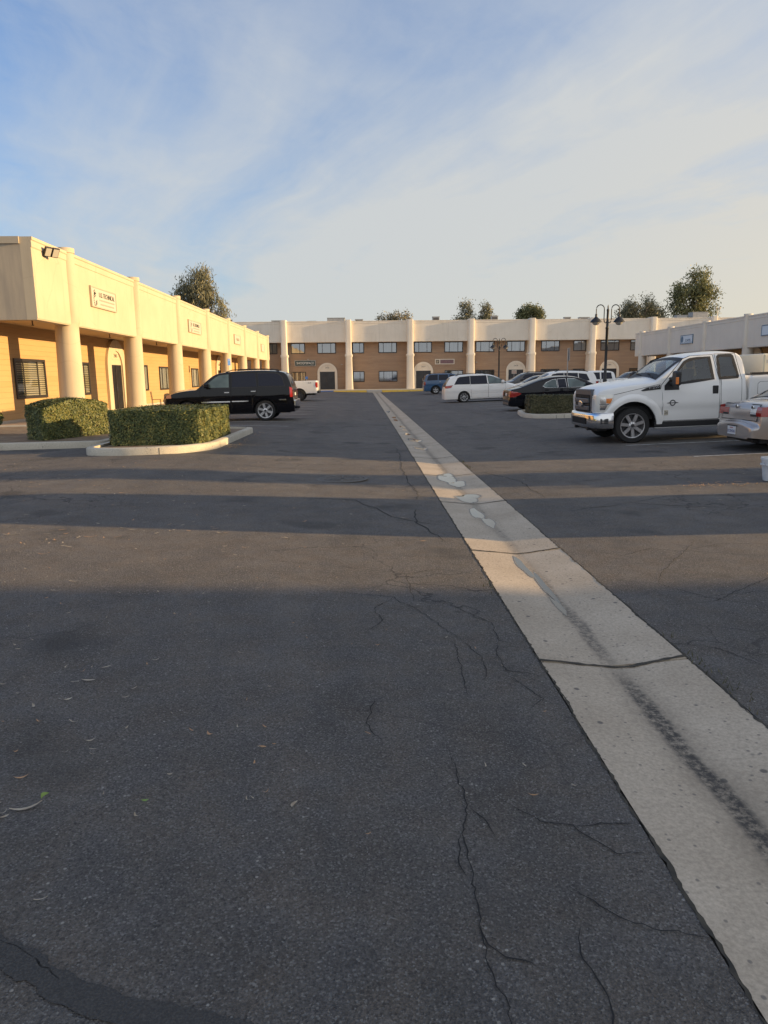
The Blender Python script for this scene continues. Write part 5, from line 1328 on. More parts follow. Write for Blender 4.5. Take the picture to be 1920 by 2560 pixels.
    lettering('lettering', 'F-250', .075, M['alloy'], t, (1.46, -y, 1.215), (R(90), R(-7), 0), extrude=.003, sx=1.35)
    # round emblem with a bar on the front door
    y = sh.W(1.87, .86)+.006; m_ = MB()
    m_.rings([[(1.88+rr*math.cos(2*math.pi*k/24), -y-d, .86+rr*math.sin(2*math.pi*k/24)) for k in range(24)] for rr, d in ((.068,0),(.066,.004),(.045,.004),(.043,0))], cap0=False, cap1=False)
    m_.prism([(1.74,.857),(1.82,.878),(1.82,.845)], 'y', -y-.004, -y); m_.prism([(2.02,.857),(1.94,.878),(1.94,.845)], 'y', -y-.004, -y); m_.prism([(1.835,.85),(1.925,.85),(1.925,.868),(1.835,.868)], 'y', -y-.004, -y)
    m_.build('door_emblem', M['trim_grey'], t)
    y = sh.W(1.75, .645)+.008
    MB().box(1.705, 1.795, -y-.002, -y+.01, .59, .70).build('sticker', M['sign_white'], t); lettering('lettering', '26', .085, M['ink'], t, (1.75, -y-.004, .645), extrude=.001)
    # grille
    m_ = MB(); m_.rings([[(x, yy*k, z) for yy, z in ((-.60,.62),(.60,.62),(.65,.70),(.65,1.10),(.58,1.215),(-.58,1.215),(-.65,1.10),(-.65,.70))] for x, k in ((.42,1.0),(.22,1.0),(.18,.96))])
    gs = m_.build('grille_surround', M['trim_grey'], t, bevel=.02)
    MB().box(.174, .24, -.53, .53, .68, 1.09).build('grille', M['seam'], gs)
    for z in (.735, .905): MB().box(.14, .18, -.52, .52, z, z+.105).build('grille_bar', M['trim_grey'], gs, bevel=.02)
    m_ = MB(); 
    for z in (.70, .855, .87, 1.03, 1.055): m_.box(.165, .176, -.52, .52, z, z+.012)
    for k in range(9): m_.box(.167, .176, -.48+k*.12-.006, -.48+k*.12+.006, .69, 1.08)
    m_.build('grille_mesh', M['trim'], gs)
    m_ = MB(); m_.rings([[(x, a*math.cos(2*math.pi*k/28), .88+b*math.sin(2*math.pi*k/28)) for k in range(28)] for x, a, b in ((.15,.155,.075),(.115,.155,.075),(.11,.14,.062))]); m_.build('emblem', M['chrome'], gs, smooth=40)
    m_ = MB(); m_.rings([[(x, a*math.cos(2*math.pi*k/28), .88+b*math.sin(2*math.pi*k/28)) for k in range(28)] for x, a, b in ((.111,.125,.052),(.107,.12,.05))]); m_.build('emblem_field', M['steel'], gs)
    # chrome bumper
    half = [(.09,.0),(.095,.45),(.11,.70),(.155,.86),(.23,.965),(.32,1.012),(.56,1.02)]
    outer = [(x, -y) for x, y in reversed(half)] + half[1:]
    inner = [(.56,.97),(.33,.95),(.28,.88),(.26,.7),(.26,-.7),(.28,-.88),(.33,-.95),(.56,-.97)]
    def ringz(z, k): return [(x+(k if x < .4 else 0), y*(1-k*.6), z) for x, y in outer] + [(x, y, z) for x, y in inner]
    m_ = MB(); m_.rings([ringz(.345,.05), ringz(.375,.012), ringz(.47,.0), ringz(.63,.0), ringz(.685,.02), ringz(.70,.06)]); bp = m_.build('bumper', M['chrome'], t, smooth=50)
    MB().box(.078, .18, -.52, .52, .43, .575).build('air_opening', M['seam'], bp, bevel=.02)
    for sg in (-1, 1):
        q = [(.27, 1.002), (.45, 1.026), (.45, .98), (.27, .95)]
        m_ = MB(); m_.prism([(x, sg*y) for x, y in q], 'z', .445, .575); fl = m_.build('fog_lamp_recess', M['trim_grey'], bp, bevel=.015)
        m_ = MB()
        for z in (.475, .51, .545): m_.prism([(.285, sg*1.007), (.435, sg*1.025), (.435, sg*1.035), (.285, sg*1.017)], 'z', z-.005, z+.005)
        m_.build('louvre', M['seam'], fl)
        m_ = MB(); m_.box(.13, .24, *sorted((sg*.42, sg*.5)), .29, .36); m_.build('tow_hook', M['trim'], t, bevel=.01)
    m_ = MB(); m_.box(.26, .5, -.8, .8, .28, .35); m_.build('air_dam', M['trim'], t, bevel=.02)
    # windshield with wipers
    m_ = MB(); sh.top_patch(m_, 1.57, 2.15, .94, .007, 0)
    sh.top_patch(m_, 1.53, 1.66, .965, .010, 1); sh.top_patch(m_, 2.08, 2.19, .965, .010, 1); sh.top_patch(m_, 1.64, 2.10, .965, .0101, 1, f0=.84); sh.top_patch(m_, 1.64, 2.10, -.84, .0101, 1, f0=-.965)
    ws = m_.build('windshield', [M['cabglass'], M['trim']], t, smooth=40)
    m_ = MB()
    for f0, f1 in ((-.75, -.25), (.0, .5)): 
        m_.tube([sh.tp(1.55, f0, .02), sh.tp(1.60, (f0+f1)/2, .035), sh.tp(1.62, f1, .02)], .012, 5)
    m_.build('wiper', M['trim'], ws)
    for c in (1.0, 4.62):
        for sg in (-1, 1):
            wheel(t, c, sg*(hw-.14), .39, .27, .275, sg, 7, 'wide')
    place_car(t, 5.0, 16.74, 0, (1.0, 4.62))
    t['label'] = 'large white extended cab pickup with black grille and chrome bumper, in the right foreground'
    return t
big_pickup()
# cream cabinet in its bed
cb = thing('cabinet', 'cream enamel metal cabinet lying in the bed of the large white pickup', 'cabinet', (9.75, 16.75, gz(9.5)+1.02), R(2))
MB().box(-.72, .72, -.55, .55, 0, .82).build('casing', M['cabinet'], cb, bevel=.025)
MB().box(-.68, .28, -.565, -.545, .03, .79).build('door', M['cabinet'], cb, bevel=.01)
MB().box(-.60, -.36, -.572, -.56, .62, .68).build('name_plate', M['hvac'], cb)
MB().box(.38, .42, -.585, -.55, .3, .6).build('handle', M['steel'], cb)

# --- champagne sedan cut by the right edge -------------------------------------------------------
sedan_spec = dict(
    shell=dict(L=4.45, hw=.86, zs=.22, belt=.90, tumble=.42, r=.085, crown=((0,.06),(.9,.06),(1.6,.05),(2.6,.05),(3.4,.05)), ends=((.48,.24),(.6,.3)), wheels=(.98, 3.48), Ra=.345, Rw=.305, tuck=.08, up=(.05,.03),
               top=[(.0,.26),(.0,.50),(.02,.545),(.10,.56),(.12,.60),(.13,.80),(.18,.89),(.27,.925),(.45,.945),(.60,.955),(.66,.965),(1.40,1.345),(1.75,1.40),(2.3,1.405),(2.6,1.36),(3.25,.98),(3.35,.95),(3.9,.84),(4.3,.72),(4.42,.55),(4.45,.28)]),
    windows=[[(1.02,.95),(1.42,1.24),(1.62,1.28),(1.95,1.29),(1.98,.94)],[(2.05,.94),(2.02,1.29),(2.4,1.28),(2.95,.97),(2.9,.94)]],
    doors=[[(1.22,.9),(1.30,.55),(1.42,.27),(2.02,.25),(2.02,.90)],[(2.03,.90),(2.03,.25),(2.95,.27),(3.0,.5),(2.98,.90)]], handles=[(1.35,.82),(2.15,.82)],
    rear_window=(.72,1.34,.9), windshield=(2.68,3.2,.9), mirror=(2.85,.92), wglass={}, spokes=7)
st, ssh = car('sedan', 'champagne sedan seen from behind, cut off by the right edge', 'car', sedan_spec, 7.22, 13.77, 0, M['paint_gold'])
for sg in (-1, 1):
    m_ = MB(); ssh.side(m_, [(.13,.665),(.13,.835),(.30,.855),(.43,.80),(.50,.70),(.47,.665)], .010, sg); ssh.face(m_, *sorted((sg*.60, sg*.80)), .665, .84, 0, .010); tl = m_.build('tail_lamp', M['lamp_red'], st, smooth=40)
    m_ = MB(); ssh.face(m_, *sorted((sg*.40, sg*.598)), .665, .80, 0, .010); m_.build('reverse_lamp', M['lamp_clear'] if sg < 0 else M['lamp_red'], tl, smooth=40)
    m_ = MB(); ssh.face(m_, *sorted((sg*.41, sg*.62)), .66, .70, 0, .013); m_.build('lamp_base', M['trim'], tl, smooth=40)
m_ = MB(); ssh.face(m_, -.66, .66, .572, .885, 0, .002, 1); ssh.face(m_, -.64, .64, .585, .87, 0, .005, 0, n=14, k=8); tr_ = m_.build('trunk_lid', [M['paint_gold'], M['seam']], st, smooth=40)
MB().lathe([(.001,-.0),(.035,0),(.035,.02),(.001,.024)], 16, 'x', c=(.105,.1,.83)).build('emblem', M['chrome'], tr_, smooth=40)
MB().lathe([(.001,-.0),(.03,0),(.03,.015),(.001,.02)], 14, 'x', c=(.115,-.46,.83)).build('lock', M['chrome'], tr_, smooth=40)
m_ = MB(); ssh.face(m_, -.19, .19, .455, .475, 0, .006); m_.build('plate_recess', M['seam'], st)
pl = MB().box(-.02, -.008, -.15, .15, .30, .455).build('number_plate', M['plate'], st, bevel=.004)
lettering('lettering', '2CXN263', .075, M['plate_ink'], pl, (-.022, 0, .36), (R(90), 0, R(-90)), extrude=.001, sx=.95)
lettering('lettering', 'California', .03, M['red_ink'], pl, (-.022, 0, .43), (R(90), 0, R(-90)), extrude=.001)
m_ = MB(); m_.tube([(.1,-.55,.2),(.35,-.55,.2)], .035, 8); m_.box(.2,.6,-.65,.2,.16,.26); m_.build('exhaust', M['trim'], st)

# --- black suv on the left ----------------------------------------------------------------------
suv_spec = dict(
    shell=dict(L=4.73, hw=.93, zs=.30, belt=1.18, tumble=.20, r=.07, crown=((0,.03),(3,.03),(3.6,.07),(5,.07)), ends=((.25,.12),(.35,.2)), wheels=(1.14, 3.90), Ra=.43, Rw=.36, tuck=.05, crease=.80,
               x0=.10, top=[(.10,.46),(.105,.74),(.12,.78),(.14,.82),(.15,1.15),(.24,1.45),(.36,1.68),(.60,1.755),(1.2,1.79),(1.9,1.79),(2.6,1.75),(2.86,1.69),(3.1,1.53),(3.52,1.21),(3.62,1.19),(4.1,1.16),(4.5,1.06),(4.68,.94),(4.72,.7),(4.73,.40)]),
    windows=[[(.42,1.22),(.50,1.5),(.62,1.62),(.75,1.66),(1.34,1.67),(1.32,1.22)],[(1.40,1.21),(1.45,1.67),(2.25,1.66),(2.27,1.20)],[(2.38,1.20),(2.38,1.655),(2.72,1.62),(2.85,1.55),(3.20,1.29),(3.19,1.20)]],
    doors=[[(1.62,.70),(1.45,.95),(1.36,1.2),(1.4,1.70),(2.30,1.70),(2.32,.36),(1.60,.36)],[(2.34,.36),(2.34,1.70),(2.78,1.66),(3.28,1.28),(3.40,1.15),(3.42,.40),(3.38,.36)]], handles=[(1.52,1.04),(2.46,1.02)], hmat=M['chrome'],
    strips=[([(1.72,.69),(1.72,.735),(2.30,.735),(2.30,.69)], M['chrome']),([(2.36,.68),(2.36,.725),(3.38,.715),(3.38,.67)], M['chrome']),([(.38,.715),(.38,.755),(.64,.755),(.64,.715)], M['chrome'])],
    wglass={2: M['tealglass']}, windshield=(2.92,3.50,.92), rear_window=(.17,.35,.86), mirror=(3.12,1.2), rails=(.6,2.5), spokes=6, rim=.265, tyre_w=.27,
    lamps=[('tail_lamp', M['lamp_red'], [[(.15,.82),(.16,1.14),(.25,1.18),(.24,.82)]], [(.70,.86,.84,1.14,0)]), ('headlight', M['lamp_amber'], [[(4.42,.86),(4.42,1.0),(4.60,.96),(4.64,.86)]], [(.5,.80,.86,.95,1)])],
    faces=[('number_plate', M['plate'], (-.18,.18,.86,.96,0), .012), ('grille', M['chrome'], (-.42,.42,.72,.92,1), .012)])
t, sh = car('suv', 'black suv with tinted windows and chrome trim parked nose in on the left', 'suv', suv_spec, -2.36, 26.53, R(180), M['paint_black'])
MB().box(.03, .20, -.82, .82, .50, .72).build('bumper', M['chrome'], t, bevel=.03)
MB().box(-.02, .12, -.06, .06, .38, .46).build('tow_hitch', M['trim'], t, bevel=.01)

# --- other pickups -------------------------------------------------------------------------------
def small_pickup(label, X0, Yc, rz, off, cabtop, bedx, bedz, wheels, windows, rim_style, flip, paint, Rw=.36, hw=.88):
    """flip False: x from the rear (bed first); True: x from the nose"""
    t = thing('pickup_truck', label, 'pickup truck', group='pickup trucks in the lot')
    cw = wheels[1] if not flip else wheels[0]; bw = wheels[0] if not flip else wheels[1]
    cab = Shell(L=1, hw=hw, zs=.42, belt=1.12, tumble=.2, r=.05, crown=((0,.05),(9,.05)), ends=((.1,.04),(.45,.25)) if not flip else ((.45,.25),(.1,.04)), wheels=(cw,), Ra=Rw+.08, Rw=Rw, tuck=.05, x0=cabtop[0][0], top=cabtop)
    cab.build('body', paint, t)
    bed = Shell(L=1, hw=hw, zs=.48, belt=1.6, tumble=.1, r=.03, crown=((0,.01),(9,.01)), ends=((.15,.06),(.05,.02)) if not flip else ((.05,.02),(.15,.06)), wheels=(bw,), Ra=Rw+.09, Rw=Rw, tuck=.05, x0=bedx[0], shoulder=0,
                top=[(bedx[0],.5),(bedx[0],bedz-.15),(bedx[0]+.01,bedz-.02),(bedx[0]+.1,bedz),(bedx[1]-.1,bedz),(bedx[1]-.01,bedz-.02),(bedx[1],bedz-.15),(bedx[1],.5)], it=1)
    bed.build('bed', paint, t)
    m_ = MB(); bed.top_patch(m_, bedx[0]+.08, bedx[1]-.08, .92, .004); m_.build('bed_dark_opening', M['trim'], t)  # dark sheet stands in for the bed's shaded inside
    m_ = MB(); xa, xb = min(bedx[0], cabtop[0][0])+.2, max(bedx[1], cabtop[-1][0])-.2; m_.box(xa, xb, -.55, .55, .35, .7)
    for c, S in ((cw, cab), (bw, bed)):
        for sg in (-1, 1):
            ring = [(c+S.Ra*1.004*math.cos(math.pi*k/16), S.Rw+S.Ra*1.004*math.sin(math.pi*k/16)) for k in range(17)]
            m_.rings([[(x, sg*(hw-.03), z) for x, z in ring], [(x, sg*(hw-.36), z) for x, z in ring]], cap0=False, cap1=True, closed=False)
    m_.build('underbody', M['trim'], t)
    for sg in (-1, 1):
        for w in windows:
            d = [(w[0][0]-.03, .5)] + [(p[0], p[1]) for p in w] + [(w[-1][0]+.03, .5)]
            m_ = MB(); cab.side(m_, w, .004, sg, 1, grow=.022); cab.side(m_, w, .008, sg, 0); m_.build('window', [M['autoglass'], M['trim']], t, smooth=40)
            xa, xb = min(p[0] for p in w)-.05, max(p[0] for p in w)+.05
            m_ = MB(); cab.side(m_, [(xa,.5),(xa,1.12),(xb,1.12),(xb,.5)], .0012, sg, 1, grow=.01); cab.side(m_, [(xa,.5),(xa,1.12),(xb,1.12),(xb,.5)], .0025, sg, 0)
            d = m_.build('door', [paint, M['seam']], t, smooth=40)
            hx = xb-.16 if flip else xa+.16; y = cab.W(hx, 1.0); MB().box(hx-.09, hx+.09, *sorted((sg*(y-.01), sg*(y+.03))), .98, 1.02).build('handle', M['trim'], d, bevel=.008)
        e = 0 if not flip else 1; xr = bedx[0] if not flip else bedx[1]; s_ = 1 if not flip else -1
        m_ = MB(); p = [(xr+s_*.0, .84), (xr+s_*.0, 1.18), (xr+s_*.13, 1.18), (xr+s_*.16, 1.0), (xr+s_*.10, .84)]
        bed.side(m_, [(min(max(q[0], bed.x0+.002), bed.x1-.002), q[1]) for q in p], .010, sg); bed.face(m_, *sorted((sg*(hw-.16), sg*(hw-.065))), .84, 1.18, e, .012); m_.build('tail_lamp', M['lamp_red'], t, smooth=40)
        xn = cabtop[-1][0] if not flip else cabtop[0][0]
        m_ = MB(); cab.face(m_, *sorted((sg*.42, sg*.8)), .72, .92, 1-e, .010); m_.build('headlight', M['lamp_clear'], t, smooth=40)
        xm, zm = (windows[-1][-1][0]-.25, 1.12) if not flip else (windows[0][0][0]+.22, 1.12); y = cab.W(xm, zm)
        MB().box(xm-.06, xm+.09, *sorted((sg*(y+.02), sg*(y+.2))), zm, zm+.17).build('mirror', M['trim'], t, bevel=.03)
    xr = bedx[0] if not flip else bedx[1]; s_ = -1 if not flip else 1
    MB().box(*sorted((xr+s_*.10, xr-s_*.06)), -hw*.95, hw*.95, .48, .64).build('bumper', M['trim'], t, bevel=.03)
    wsx = [q for q in cabtop if q[1] > 1.14]
    if not flip: m_ = MB(); cab.top_patch(m_, cab_ws(cabtop, False)[0], cab_ws(cabtop, False)[1], .92, .006); m_.build('windshield', M['autoglass'], t, smooth=40)
    else: m_ = MB(); cab.top_patch(m_, cab_ws(cabtop, True)[0], cab_ws(cabtop, True)[1], .92, .006); m_.build('windshield', M['tealglass'], t, smooth=40)
    for c in wheels:
        for sg in (-1, 1): wheel(t, c, sg*(hw-.14), Rw, .26, Rw*.62, sg, 6, rim_style)
    place_car(t, X0, Yc, rz, wheels); return t, bed
def cab_ws(top, flip):
    for (a, b) in zip(top[:-1], top[1:]):
        if abs(b[1]-a[1]) > .25 and .4 < abs(b[0]-a[0]) < 1.0 and min(a[1], b[1]) > 1.05:
            x0, x1 = a[0], b[0]; d = (x1-x0)*.08; return x0+d, x1-d
    return top[2][0], top[3][0]
pt, pbed = small_pickup('white pickup with black wheels whose bed shows behind the black suv', -2.98, 48.2, R(180), 0,
    [(1.70,.5),(1.70,1.2),(1.74,1.55),(1.86,1.70),(2.1,1.75),(3.2,1.74),(3.45,1.68),(4.05,1.20),(4.15,1.15),(4.9,1.08),(5.08,.95),(5.12,.6),(5.12,.45)], (.0,1.66), 1.30, (1.22,4.25),
    [[(1.85,1.15),(1.92,1.58),(2.55,1.60),(2.58,1.15)],[(2.68,1.15),(2.66,1.6),(3.2,1.58),(3.75,1.18),(3.75,1.15)]], 'dark', False, M['paint_white'], Rw=.37)
y = pbed.W(.55, 1.16)+.006
lettering('lettering', '4x4', .10, M['trim'], pt, (.52, y, 1.15), (R(90), 0, R(180)), extrude=.002, sx=1.5)
small_pickup('white crew cab pickup facing left beyond the near lamp post', 12.3, 45.9, 0, 0,
    [(.0,.45),(.0,.75),(.03,.98),(.15,1.08),(1.2,1.17),(1.32,1.20),(1.92,1.60),(2.1,1.66),(2.6,1.68),(3.3,1.66),(3.5,1.60),(3.58,1.3),(3.6,.9),(3.6,.5)], (3.64,5.1), 1.19, (.95,4.25),
    [[(1.72,1.16),(2.08,1.52),(2.56,1.53),(2.58,1.16)],[(2.70,1.16),(2.70,1.53),(3.28,1.52),(3.36,1.18)]], 'alloy', True, M['paint_white'], Rw=.36)

# --- white minivan -------------------------------------------------------------------------------
van_spec = dict(
    shell=dict(L=4.75, hw=.90, zs=.20, belt=1.06, tumble=.30, r=.08, crown=((0,.03),(3,.03),(3.7,.07),(5,.07)), ends=((.40,.20),(.6,.3)), wheels=(1.15, 3.90), Ra=.36, Rw=.32, tuck=.07, crease=.62,
               top=[(.0,.24),(.0,.52),(.03,.80),(.07,1.0),(.22,1.27),(.40,1.50),(.62,1.57),(1.2,1.625),(1.9,1.645),(2.55,1.62),(2.95,1.53),(3.4,1.31),(3.72,1.11),(3.85,1.06),(4.2,.99),(4.5,.86),(4.70,.62),(4.75,.26)]),
    windows=[[(.60,1.08),(.82,1.40),(.95,1.47),(1.50,1.51),(1.50,1.07)],[(1.56,1.07),(1.56,1.51),(2.48,1.51),(2.55,1.06)],[(2.63,1.06),(2.58,1.51),(2.93,1.44),(3.38,1.23),(3.66,1.07),(3.6,1.05)]],
    doors=[[(1.53,.95),(1.58,.5),(1.62,.25),(2.58,.25),(2.60,1.03),(1.53,1.03)],[(2.61,.25),(2.61,1.03),(3.60,1.03),(3.62,.7),(3.5,.4),(3.45,.25)]], handles=[(2.42,.93),(2.74,.92)],
    strips=[([(1.62,.515),(1.62,.535),(2.58,.535),(2.58,.515)], M['plastic']),([(2.62,.515),(2.62,.535),(3.46,.535),(3.46,.515)], M['plastic'])],
    wglass={2: M['tealglass']}, rear_window=(.09,.34,.84), windshield=(3.0,3.66,.9), mirror=(3.42,1.07), rails=(.7,2.5), spokes=8, wstyle='thin', rim=.225, tyre_w=.22,
    lamps=[('tail_lamp', M['lamp_red'], [[(.06,.86),(.08,1.0),(.50,1.03),(.40,.88),(.2,.85)]], [(.66,.88,.86,1.0,0)]), ('headlight', M['lamp_clear'], [[(4.2,.75),(4.2,.86),(4.55,.76),(4.5,.68)]], [])],
    faces=[('number_plate', M['plate'], (-.17,.17,.72,.82,0), .01)])
car('minivan', 'white minivan with red tail lamps parked across the lane, right of the gutter', 'minivan', van_spec, 4.80, 43.2, 0, M['paint_white'])

# --- black sedan beyond the right hedge ----------------------------------------------------------
cam_spec = dict(
    shell=dict(L=4.85, hw=.91, zs=.22, belt=.93, tumble=.42, r=.06, crown=((0,.03),(1,.04),(3,.05),(5,.06)), ends=((.40,.22),(.6,.3)), wheels=(.95, 3.72), Ra=.37, Rw=.325, tuck=.07, crease=.70,
               top=[(.0,.27),(.0,.52),(.03,.60),(.05,.85),(.10,.95),(.20,.965),(.52,1.03),(1.05,1.22),(1.52,1.36),(1.92,1.43),(2.6,1.43),(3.1,1.35),(3.62,1.08),(3.8,1.02),(4.5,.88),(4.78,.70),(4.85,.45),(4.85,.26)]),
    windows=[[(1.44,1.03),(1.60,1.16),(1.86,1.27),(2.02,1.29),(2.05,.93),(1.54,.96)],[(2.10,.93),(2.08,1.29),(2.42,1.30),(2.46,.93)],[(2.54,.93),(2.52,1.30),(2.82,1.28),(3.35,1.05),(3.5,.95),(3.45,.93)]],
    doors=[[(1.40,.9),(1.45,.6),(1.62,.28),(2.48,.26),(2.48,.90)],[(2.50,.26),(2.50,.90),(3.5,.9),(3.52,.6),(3.4,.28)]], handles=[(1.6,.85),(2.64,.83)],
    wglass={0: M['tealglass'], 2: M['tealglass']}, wtrim=M['chrome'], rear_window=(.58,1.46,.86), windshield=(3.14,3.58,.9), mirror=(3.3,.95), spokes=10, wstyle='thin',
    lamps=[('tail_lamp', M['lamp_red'], [[(.05,.60),(.07,.84),(.30,.82),(.50,.75),(.48,.70),(.2,.60)]], [(.52,.86,.62,.86,0)]), ('headlight', M['lamp_clear'], [[(4.3,.7),(4.3,.8),(4.62,.74),(4.6,.66)]], [])],
    faces=[('number_plate', M['plate'], (-.17,.17,.66,.76,0), .01), ('diffuser', M['trim_grey'], (-.6,.6,.28,.38,0), .01)])
car('sedan', 'black sedan with a curved roof parked behind the low right hedge', 'car', cam_spec, 6.25, 31.4, 0, M['paint_night'])

# --- blue suv, white suv, and the row behind the minivan -------------------------------------------
def scaled(sp, **kw):
    d = dict(sp); d.update(kw); return d
blue_spec = scaled(suv_spec, strips=[([(1.7,.55),(1.7,.62),(3.36,.60),(3.36,.53)], M['trim_grey'])], rails=(.6,2.6), hmat=M['chrome'], wglass={}, rim=.22, tyre_w=.26, spokes=5,
    lamps=[('tail_lamp', M['lamp_red'], [[(.15,.80),(.16,1.08),(.25,1.10),(.24,.80)]], [(.72,.86,.82,1.08,0)])])
car('suv', 'blue suv with dark windows parked near the far building', 'suv', blue_spec, 5.22, 63.95, 0, M['paint_blue'])
xov = dict(
    shell=dict(L=4.6, hw=.92, zs=.25, belt=1.05, tumble=.28, r=.07, crown=((0,.08),(1.4,.08),(1.9,.035),(5,.03)), ends=((.6,.3),(.35,.2)), wheels=(.92, 3.66), Ra=.41, Rw=.36, tuck=.06,
               top=[(.0,.30),(.0,.7),(.06,.88),(.25,.98),(1.0,1.08),(1.12,1.12),(1.78,1.55),(2.1,1.64),(2.8,1.67),(3.6,1.64),(4.1,1.60),(4.32,1.55),(4.48,1.1),(4.58,.95),(4.6,.6),(4.6,.32)]),
    windows=[[(1.62,1.08),(1.95,1.44),(2.2,1.5),(2.55,1.51),(2.55,1.07)],[(2.62,1.07),(2.62,1.51),(3.35,1.50),(3.38,1.08)],[(3.45,1.08),(3.44,1.49),(3.85,1.44),(4.02,1.12)]],
    doors=[[(1.42,.35),(1.40,1.03),(2.58,1.03),(2.58,.32)],[(2.60,.32),(2.60,1.03),(3.4,1.03),(3.25,.6),(3.2,.32)]], handles=[(2.45,.95),(3.24,.96)],
    windshield=(1.2,1.74,.9), rear_window=(4.36,4.46,.85), mirror=(1.72,1.08), rails=(2.1,4.0), spokes=5,
    lamps=[('headlight', M['lamp_clear'], [[(.1,.72),(.12,.86),(.45,.88),(.4,.76)]], [(.5,.72,.74,.85,0)]), ('tail_lamp', M['lamp_red'], [[(4.4,.9),(4.38,1.05),(4.54,1.05),(4.56,.9)]], [])],
    faces=[('grille', M['seam'], (-.45,.45,.55,.78,0), .01)])
car('suv', 'white crossover facing left behind the black sedan, only roof and glass showing', 'suv', xov, 8.75, 41.3, 0, M['paint_white'])
car('suv', 'dark grey crossover facing left in the row behind the minivan hood', 'suv', xov, 9.7, 52.6, 0, M['paint_grey'])
lsed = dict(
    shell=dict(L=4.6, hw=.89, zs=.22, belt=.92, tumble=.40, r=.06, crown=((0,.07),(1.4,.06),(2,.05),(5,.04)), ends=((.6,.3),(.4,.2)), wheels=(.9, 3.6), Ra=.36, Rw=.32, tuck=.07,
               top=[(.0,.28),(.0,.55),(.07,.72),(.3,.82),(1.0,.94),(1.12,.98),(1.8,1.34),(2.1,1.42),(2.6,1.44),(3.1,1.40),(3.8,1.08),(4.3,1.0),(4.52,.96),(4.58,.6),(4.6,.3)]),
    windows=[[(1.5,.95),(1.9,1.24),(2.15,1.30),(2.45,1.30),(2.45,.94)],[(2.52,.94),(2.52,1.30),(2.9,1.28),(3.35,1.05),(3.3,.95)]],
    doors=[[(1.3,.3),(1.3,.9),(2.47,.9),(2.47,.28)],[(2.5,.28),(2.5,.9),(3.35,.9),(3.2,.5),(3.1,.28)]], handles=[(2.34,.84),(3.2,.85)],
    windshield=(1.2,1.74,.9), rear_window=(3.2,3.74,.86), mirror=(1.65,.95), spokes=5,
    lamps=[('headlight', M['lamp_clear'], [[(.1,.62),(.12,.74),(.45,.78),(.4,.66)]], [(.5,.7,.64,.74,0)]), ('tail_lamp', M['lamp_red'], [[(4.3,.72),(4.3,.9),(4.52,.9),(4.54,.72)]], [])])
car('sedan', 'dark sedan facing left just behind the black sedan roof', 'car', lsed, 9.3, 47.3, 0, M['paint_night'])
car('sedan', 'silver blue sedan facing left, farthest of the row behind the minivan', 'car', lsed, 10.6, 58.5, 0, M['paint_silver'])
car('suv', 'dark suv whose roof shows behind the bed of the white crew cab pickup', 'suv', xov, 20.4, 60.5, 0, M['paint_grey'])
# cargo van just outside the right edge; its long shade crosses the lane
cargo = dict(
    shell=dict(L=5.3, hw=1.0, zs=.32, belt=1.2, tumble=.08, r=.10, crown=((0,.03),(3.6,.03),(4.4,.06),(6,.06)), ends=((.15,.06),(.5,.3)), wheels=(1.1, 4.3), Ra=.42, Rw=.36, tuck=.05,
               top=[(.0,.4),(.0,1.2),(.02,1.95),(.12,2.06),(.5,2.1),(3.2,2.1),(3.6,2.02),(4.25,1.32),(4.4,1.24),(5.0,1.08),(5.25,.85),(5.3,.45)]),
    windows=[[(3.05,1.25),(3.05,1.78),(3.5,1.78),(4.0,1.3),(3.98,1.25)]], doors=[[(2.98,.5),(2.98,1.85),(3.55,1.85),(4.1,1.25),(4.1,.8),(3.85,.5)]], handles=[(3.12,1.1)],
    windshield=(3.66,4.2,.9), mirror=(3.9,1.28), spokes=5, wstyle='dark')
car('cargo_van', 'white cargo van parked beside the champagne sedan, outside the right edge', 'van', cargo, 7.0, 7.45, 0, M['paint_white'])
v2, _ = car('cargo_van', 'tall grey cargo van added unseen beyond the champagne sedan to shade the lot', 'van', cargo, 12.4, 14.15, 0, M['paint_grey']); v2.scale = (1.1, 1.15, 1.2)  # van added out of view to keep the large pickup's side in shade
v3, _ = car('cargo_van', 'tall white cargo van added unseen beyond the large white pickup to shade the lot', 'van', cargo, 12.4, 17.35, 0, M['paint_white']); v3.scale = (1.1, 1.12, 1.2)  # second van added out of view, leaving a sunlit slit beside the first

# white bucket at the right edge
b = thing('bucket', 'white plastic bucket standing on the asphalt, cut off by the right edge', 'bucket', (5.87, 9.92, gz(5.87)))
MB().lathe([(.001,.004),(.15,.0),(.155,.01),(.19,.30),(.20,.30),(.20,.33),(.185,.33),(.18,.30),(.145,.02),(.001,.02)], 28, cap=False).build('tub', M['plastic'], b, smooth=40)
MB().lathe([(.192,.22),(.203,.225),(.203,.24),(.194,.245)], 28, cap=False).build('rim_band', M['plastic'], b, smooth=40)
P = [(-.2*math.cos(R(a)), .0, .27-.16*math.sin(R(a))) for a in range(0, 181, 15)]
MB().tube([(x*1.03, -.05-.15*math.sin(R(i*15)), z) for i, (x, y, z) in enumerate(P)], .004, 5).build('handle', M['steel'], b)
